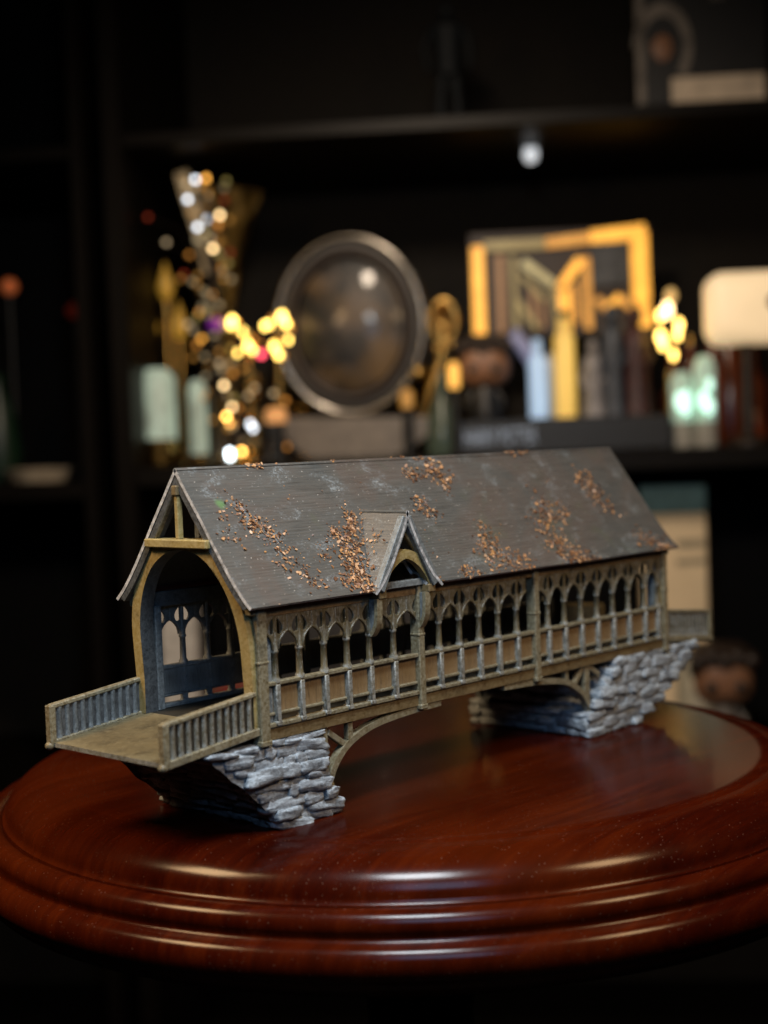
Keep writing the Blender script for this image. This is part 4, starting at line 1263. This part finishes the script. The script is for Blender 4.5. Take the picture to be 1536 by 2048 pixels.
# small lit tealights along the shelf
for u, v, z, r, h, col, st, lab in ((0.66, 0.20, SH + 0.0, 0.05, 0.84, (1.0, 0.52, 0.10), 0.9, "slim amber taper light just left of the dark haired figurine"),
                                (-1.00, 0.35, SH, 0.10, 0.50, (0.75, 0.36, 0.13), 0.5, "peach glowing candle left of the mirror stand"),
                                (0.22, 0.32, SH, 0.06, 0.62, (0.5, 0.26, 0.06), 0.3, "dim brown amber candle at the right end of the mirror stand")):
    it = item("taper_light", u, v, z, lab, "candle")
    bm = bmesh.new(); lathe(bm, [(0, 0), (r * 1.5, 0), (r * 1.5, 0.03), (r * 0.8, 0.05), (r * 0.8, h * 0.72), (0, h * 0.72)], 16); rel("holder", bm, M_BLACK, it, (0, 0, 0), True, 40)
    bm = bmesh.new(); lathe(bm, [(0, h * 0.722), (r, h * 0.73), (r, h * 0.95), (r * 0.6, h), (0, h * 1.01)], 16); rel("lit_cup", bm, glow("taper_glow", col, st, None, 0.3, (6, 6, 3)), it, (0, 0, 0), True, 40)

# amber light box at the back
it = item("light_box", 1.70, 1.7, SH, "wide amber backlit panel with bars and chevrons behind the bottles", "light box")
AM = glow("amber_panel_glow", (1.0, 0.47, 0.06), 1.05, None, 0.3, (3, 3, 3)); AM2 = glow("olive_panel_glow", (0.42, 0.33, 0.13), 0.27, None, 0.4, (3, 3, 3)); AM3 = glow("rust_panel_glow", (0.45, 0.24, 0.10), 0.2, None, 0.4, (3, 3, 3)); AM4 = glow("orange_panel_glow", (0.85, 0.40, 0.07), 0.55, None, 0.4, (3, 3, 3))
z0 = 1.80 - SH; z1 = 2.82 - SH
bm = bmesh.new(); span_box(bm, (-0.9, 0.08, z0 - 0.05), (0.9, 0.13, z1), 0.01)
for x in (-0.7, 0.7): span_box(bm, (x - 0.04, 0.06, 0.0), (x + 0.04, 0.14, z0))
rel("back_board", bm, plain("dark_brown_board", (0.03, 0.018, 0.014), 0.5), it)
def barp(a, b, wd, m, nm="light_bar", dz=0.0):
    bm = bmesh.new(); beam(bm, (a[0], 0.04 + dz, a[1]), (b[0], 0.04 + dz, b[1]), wd, 0.03, (0, 1, 0), 0.004); rel(nm, bm, m, it)
Q = lambda px, py: ((px - 1119) * 0.00492, 2.30 - SH - (py - 555) * 0.00488 + 0.0)
CR = glow("cream_panel_glow", (0.6, 0.52, 0.26), 0.45, None, 0.4, (3, 3, 3))
for a, b, wd, m in (((953, 476), (953, 658), 0.12, AM), ((1279, 462), (1281, 600), 0.17, AM), ((1283, 600), (1290, 655), 0.13, AM),
                    ((966, 477), (1090, 477), 0.10, AM2), ((1092, 477), (1180, 470), 0.10, AM4), ((1182, 470), (1292, 461), 0.14, AM),
                    ((998, 496), (998, 656), 0.075, AM3), ((1024, 500), (1028, 656), 0.055, AM2), ((1062, 560), (1062, 640), 0.05, AM3), ((1082, 585), (1082, 650), 0.045, AM3),
                    ((1044, 512), (1104, 560), 0.085, CR), ((1040, 540), (1088, 592), 0.05, AM2), ((1106, 562), (1114, 660), 0.06, AM2), ((1032, 592), (1070, 650), 0.055, AM2),
                    ((1162, 512), (1118, 568), 0.09, AM), ((1126, 574), (1128, 660), 0.115, AM), ((1146, 560), (1150, 640), 0.05, AM4), ((1172, 508), (1174, 655), 0.075, AM4),
                    ((1192, 592), (1212, 618), 0.07, AM4), ((1214, 614), (1238, 590), 0.07, AM), ((1240, 592), (1262, 622), 0.07, AM4)):
    barp(Q(*a), Q(*b), wd, m, dz=-0.002 * (len(it.children) % 9))
bm = bmesh.new(); span_box(bm, (Q(1182, 0)[0], -0.02, Q(0, 570)[1]), (Q(1258, 0)[0], 0.03, Q(0, 482)[1]), 0.005)
rel("dark_picture", bm, plain("dark_blue_grey_print", (0.06, 0.065, 0.075), 0.5, 0.0, 0.8, 6), it)

# lit glass jars at the right
it = item("yellow_lantern", 2.62, 0.6, SH, "bright yellow glowing lantern right of the light box", "lantern")
YL = glow("lantern_yellow_glow", (1.0, 0.62, 0.14), 8.0)
bm = bmesh.new(); lathe(bm, [(0, 0.0), (0.1, 0), (0.1, 0.02), (0.03, 0.05), (0.03, 0.72), (0, 0.72)], 16); rel("stem", bm, M_BRASS, it, (0, 0, 0), True, 40)
for u, z, r, m in ((-0.04, 1.18, 0.085, YL), (-0.05, 1.05, 0.10, YL), (-0.06, 0.93, 0.09, YL), (0.07, 1.14, 0.085, YL), (0.07, 1.0, 0.075, YL), (0.06, 0.88, 0.07, YL), (0.0, 1.36, 0.07, glow("lantern_amber_glow", (0.85, 0.55, 0.2), 0.7)), (0.04, 1.30, 0.06, GB)):
    bm = bmesh.new(); ball(bm, (0, 0, 0), r * (0.42 if m is YL else 0.8), 2, (0.9, 0.9, 1.1)); rel("glass_cup", bm, m, it, (u + 0.03 * math.sin(z * 57), 0.1 * math.sin(z * 31), z + 0.03 * math.sin(u * 90 + z * 20)), scl=(1, 1, 1.0 + 0.5 * abs(math.sin(z * 23))))
MG = glow("mint_candle_glow", (0.5, 0.72, 0.6), 0.28, None, 0.8, (5, 5, 1.6)); MF2 = glow("mint_flame_glow", (0.62, 0.98, 0.82), 1.5); MGd = plain("clear_grey_glass", (0.35, 0.34, 0.3), 0.12)
for u, v, lab in ((2.72, 0.5, "glass jar with glowing mint candle below the yellow lantern"), (2.93, 0.5, "glass jar with glowing mint candle beside the cream lamp")):
    it = item("candle_jar", u, v, SH, lab, "candle jar", "mint candle jars at the right")
    bm = bmesh.new(); lathe(bm, [(0, 0), (0.105, 0), (0.11, 0.04), (0.11, 0.22), (0, 0.225)], 20); rel("jar_foot", bm, MGd, it, (0, 0, 0), True, 40)
    bm = bmesh.new(); lathe(bm, [(0, 0.226), (0.095, 0.228), (0.10, 0.6 if u < 2.8 else 0.72), (0.06, 0.68 if u < 2.8 else 0.82), (0, 0.69 if u < 2.8 else 0.83)], 20); rel("mint_glass", bm, MG, it, (0, 0, 0), True, 40)
    for q, r in (((-0.03, -0.11, 0.42), 0.06), ((0.025, -0.115, 0.36), 0.05), ((0.03, -0.11, 0.56 if u > 2.8 else 0.46), 0.04)):
        bm = bmesh.new(); ball(bm, q, r, 2, (0.8, 0.5, 1.5)); rel("candle_flame", bm, MF2, it)
it = item("cream_lamp", 3.30, 0.42, SH, "cream rounded lamp shade with a dark emblem at the right edge", "lamp")
bm = bmesh.new(); rbox(bm, (0, 0, 1.23), (0.72, 0.5, 0.64), 0.14); rel("lamp_shade", bm, glow("cream_shade_glow", (0.86, 0.60, 0.33), 0.74, (0.8, 0.7, 0.5), 0.18, (1, 1, 1)), it)
bm = bmesh.new(); lathe(bm, [(0, 0), (0.2, 0), (0.2, 0.04), (0.06, 0.1), (0.05, 0.92), (0, 0.92)], 20); rel("lamp_foot", bm, M_HAIR, it, (0, 0, 0), True, 40)
bm = bmesh.new(); bmesh.ops.create_cone(bm, cap_ends=True, segments=20, radius1=0.09, radius2=0.09, depth=0.006, matrix=Matrix.Translation((0.24, -0.252, 1.26)) @ Matrix.Rotation(PI/2, 4, 'X')); rel("emblem", bm, M_HAIR, it)
bm = bmesh.new()

rc = random.Random(31)
for k, u in enumerate((2.78, 2.98, 3.16, 3.36, 3.55)):
    it = item("amber_bottle", u, 1.6 + 0.3 * (k % 2), SH, ("leftmost", "second", "middle", "fourth", "rightmost")[k] + " dim red brown bottle of the row behind the cream lamp", "bottle", "red brown bottles behind the cream lamp")
    hh = rc.uniform(0.9, 1.9)
    bm = bmesh.new(); lathe(bm, [(0, 0), (0.13, 0), (0.135, hh * 0.55), (0.05, hh * 0.72), (0.045, hh), (0, hh)], 18); rel("glass", bm, plain("red_brown_glass", (0.16, 0.035, 0.012), 0.15), it, (0, 0, 0), True, 40)
    bm = bmesh.new(); lathe(bm, [(0, hh + 0.001), (0.055, hh + 0.002), (0.055, hh + 0.09), (0, hh + 0.1)], 14); rel("stopper", bm, M_BRASS, it, (0, 0, 0), True, 40)
for k, (u, v) in enumerate(((-0.95, 1.9), (-1.2, 2.0), (-1.42, 1.7), (0.62, 1.9), (0.42, 1.6))):
    it = item("gilt_goblet", u, v, SH, ("gold goblet at the back nearest the left of the round mirror", "middle gold goblet of three left of the round mirror", "gold goblet at the back hidden behind the fairy lights", "gold goblet at the back between brass loop and figurine", "gold goblet at the back behind the brass loop ornament")[k], "goblet", "gold goblets at the back of the shelf")
    hh = rc.uniform(0.5, 1.0)
    bm = bmesh.new(); lathe(bm, [(0, 0), (0.12, 0), (0.12, 0.03), (0.03, 0.08), (0.03, hh * 0.6), (0, hh * 0.6)], 16); rel("stem", bm, M_BRASS, it, (0, 0, 0), True, 40)
    bm = bmesh.new(); lathe(bm, [(0, hh * 0.602), (0.08, hh * 0.64), (0.14, hh * 0.8), (0.15, hh), (0.14, hh), (0.1, hh * 0.76), (0, hh * 0.7)], 18); rel("bowl", bm, M_BRASS, it, (0, 0, 0), True, 40)

# upper shelf: boxed figure and a faint small figure
it = item("window_box", 2.98, 0.6, SHU, "white toy box with a round cut window on the upper shelf", "box")
bm = bmesh.new(); span_box(bm, (-0.58, -0.02, 0.0), (0.6, 0.5, 1.3), 0.01); rel("box_body", bm, M_BLACK, it)
WB = plain("white_print_card", (0.68, 0.56, 0.42), 0.6, 0.0, 0.3, 3)
def wpart(nm, a, b, m=None):
    bm = bmesh.new(); span_box(bm, (a[0], -0.045, a[1]), (b[0], -0.022, b[1]), 0.004); rel(nm, bm, m or WB, it)
GPC = plain("grey_print_card", (0.15, 0.13, 0.11), 0.6, 0.0, 0.5, 4)
wpart("frame_strip", (-0.58, 0.0), (-0.50, 1.3), GPC)
bm = bmesh.new()
e = lambda r, k: (-0.34 + r * 0.24 * math.cos(PI * (1.0 - k / 20 * 1.25)), 0.62 + r * 0.36 * math.sin(PI * (1.0 - k / 20 * 1.25)))
strip(bm, [e(0.78, k) for k in range(21)], [e(1.12, k) for k in range(21)], lambda p, d: Vector((p[0], d, p[1])), -0.045, -0.022)
rel("round_frame", bm, GPC, it)
wpart("frame_foot", (-0.27, 0.06), (0.56, 0.34))
bm = bmesh.new(); ball(bm, (-0.34, 0.0, 0.62), 0.12, 2, (1, 0.3, 1.3)); rel("boxed_head", bm, M_SKIN, it)
bm = bmesh.new(); span_box(bm, (0.1, -0.047, 1.02), (0.22, -0.023, 1.3)); span_box(bm, (0.26, -0.047, 1.06), (0.34, -0.023, 1.3)); rel("window_print", bm, GPC, it)
it = item("small_figure", 0.68, 0.9, SHU, "faint slim grey figure standing alone on the dark upper shelf", "figurine")
MF = plain("dim_grey_resin", (0.009, 0.011, 0.013), 0.6, Specular_IOR_Level=0.15)
bm = bmesh.new(); ball(bm, (0, 0, 1.16), 0.07, 2); rel("head", bm, MF, it)
bm = bmesh.new(); lathe(bm, [(0, 0.55), (0.12, 0.56), (0.13, 0.8), (0.17, 1.0), (0.06, 1.09), (0, 1.1)], 14); tube(bm, [(-0.16, 0, 1.0), (-0.22, 0, 0.8), (-0.18, -0.02, 0.6)], 0.035, 8); tube(bm, [(0.16, 0, 1.0), (0.22, 0, 0.8), (0.18, -0.02, 0.6)], 0.035, 8)
tube(bm, [(-0.06, 0, 0.58), (-0.08, 0, 0.3), (-0.08, 0, 0.0)], 0.055, 8); tube(bm, [(0.06, 0, 0.58), (0.08, 0, 0.3), (0.08, 0, 0.0)], 0.055, 8)
rel("body", bm, MF, it, (0, 0, 0), True, 50)

# lower shelf
it = item("cream_box", 2.63, 0.75, SHB, "tall cream box with a teal top band on the lower shelf", "box")
bm = bmesh.new(); span_box(bm, (-0.30, -0.12, 0.0), (0.30, 0.12, 2.40), 0.012); rel("box_body", bm, M_CREAM, it)
bm = bmesh.new(); span_box(bm, (-0.303, -0.124, 2.402), (0.303, 0.124, 2.66), 0.01); rel("teal_band", bm, M_TEAL, it)
bm = bmesh.new(); span_box(bm, (0.02, -0.127, 1.92), (0.28, -0.1205, 1.98)); span_box(bm, (0.02, -0.127, 2.08), (0.28, -0.1205, 2.16)); rel("print_lines", bm, plain("faded_print", (0.36, 0.3, 0.2), 0.6), it)
it = item("grey_canister", 2.80, 0.40, SHB, "grey beige canister below the cream box at the lower right", "canister")
bm = bmesh.new(); lathe(bm, [(0, 0), (0.2, 0), (0.21, 0.03), (0.21, 1.08), (0.15, 1.16), (0, 1.17)], 24); rel("canister_body", bm, plain("grey_beige_glaze", (0.42, 0.38, 0.28), 0.5), it, (0, 0, 0), True, 40)
it = item("black_box", 2.99, 0.28, SHB, "low black box carrying the brown faced figurine on the lower shelf", "box")
bm = bmesh.new(); span_box(bm, (-0.3, -0.22, 0.0), (0.3, 0.22, 0.34), 0.01); rel("box_body", bm, M_BLACK, it)
doll("vinyl_figurine", 2.99, 0.28, SHB + 0.341, "brown faced big headed figurine on the lower shelf at the right", 1.05, M_TAUPE, M_HAIR)
it = item("cream_carton", -2.02, 0.5, SHB, "plain cream carton on the lower shelf seen through the far arches", "carton")
bm = bmesh.new(); span_box(bm, (-0.17, -0.12, 0.0), (0.17, 0.12, 1.80), 0.012); rel("carton_body", bm, M_WHITE, it)
bm = bmesh.new(); span_box(bm, (-0.173, -0.124, 1.802), (0.173, 0.124, 1.84), 0.01); rel("carton_lid", bm, M_CREAM, it)
it = item("brown_crate", -1.55, 0.9, SHB, "dim brown crate beside the cream carton on the lower shelf", "crate")
for z in (0.06, 0.32, 0.58, 0.84):
    bm = bmesh.new(); span_box(bm, (-0.26, -0.2, z), (0.26, -0.17, z + 0.22), 0.006); rel("slat", bm, plain("brown_crate_wood", (0.2, 0.11, 0.06), 0.6), it)
bm = bmesh.new(); span_box(bm, (-0.25, -0.165, 0.0), (0.25, 0.2, 1.1), 0.006); rel("crate_body", bm, M_HAIR, it)
it = item("red_book", -1.40, 0.35, SHB, "red book lying flat on a stack on the lower shelf", "book")
bm = bmesh.new(); span_box(bm, (-0.25, -0.2, 0.0), (0.25, 0.2, 0.92), 0.01); rel("book_block", bm, plain("red_cloth", (0.22, 0.01, 0.012), 0.6), it)
it = item("grey_album", -0.4, 1.2, SHB, "wide dim grey album standing on the lower shelf behind the arcade", "album")
bm = bmesh.new(); span_box(bm, (-0.85, -0.12, 0.0), (0.85, 0.12, 1.62), 0.02); rel("album_cover", bm, plain("grey_album_cloth", (0.028, 0.026, 0.025), 0.6), it)
bm = bmesh.new(); span_box(bm, (-0.85, -0.126, 1.0), (0.85, -0.122, 1.05)); rel("cover_line", bm, M_HAIR, it)

# left bay
it = item("open_tray", -3.32, 0.5, SHL, "shallow beige tray on the shelf of the left bay", "tray")
bm = bmesh.new(); lathe(bm, [(0, 0), (0.26, 0), (0.34, 0.13), (0.32, 0.13), (0.25, 0.02), (0, 0.02)], 28); rel("tray_dish", bm, plain("beige_glaze", (0.42, 0.34, 0.24), 0.5), it, (0, 0, 0), True, 40)
for u, z, m, lab in ((-3.66, 2.40, glow("orange_pilot_glow", (0.8, 0.2, 0.06), 0.09), "orange glowing knob high in the left bay"), (-3.02, 2.14, glow("dim_red_pilot_glow", (0.35, 0.03, 0.01), 0.03), "dim red glowing knob beside the upright in the left bay")):
    it = item("pilot_lamp", u, 0.9, SHL, lab, "lamp")
    bm = bmesh.new(); lathe(bm, [(0, 0), (0.1, 0), (0.1, 0.02), (0.02, 0.05), (0.018, z - SHL), (0, z - SHL)], 12); rel("stem", bm, M_BLACK, it, (0, 0, 0), True, 40)
    bm = bmesh.new(); ball(bm, (0, 0, z - SHL), 0.085, 2); rel("knob", bm, m, it)
it = item("green_vase", -3.80, 0.8, SHL, "dark green vase at the left edge of the left bay", "vase")
bm = bmesh.new(); lathe(bm, [(0, 0), (0.16, 0), (0.22, 0.3), (0.16, 0.7), (0.07, 0.95), (0.1, 1.05), (0, 1.05)], 24); rel("vase_body", bm, plain("dark_green_glaze", (0.006, 0.022, 0.010), 0.4), it, (0, 0, 0), True, 40)
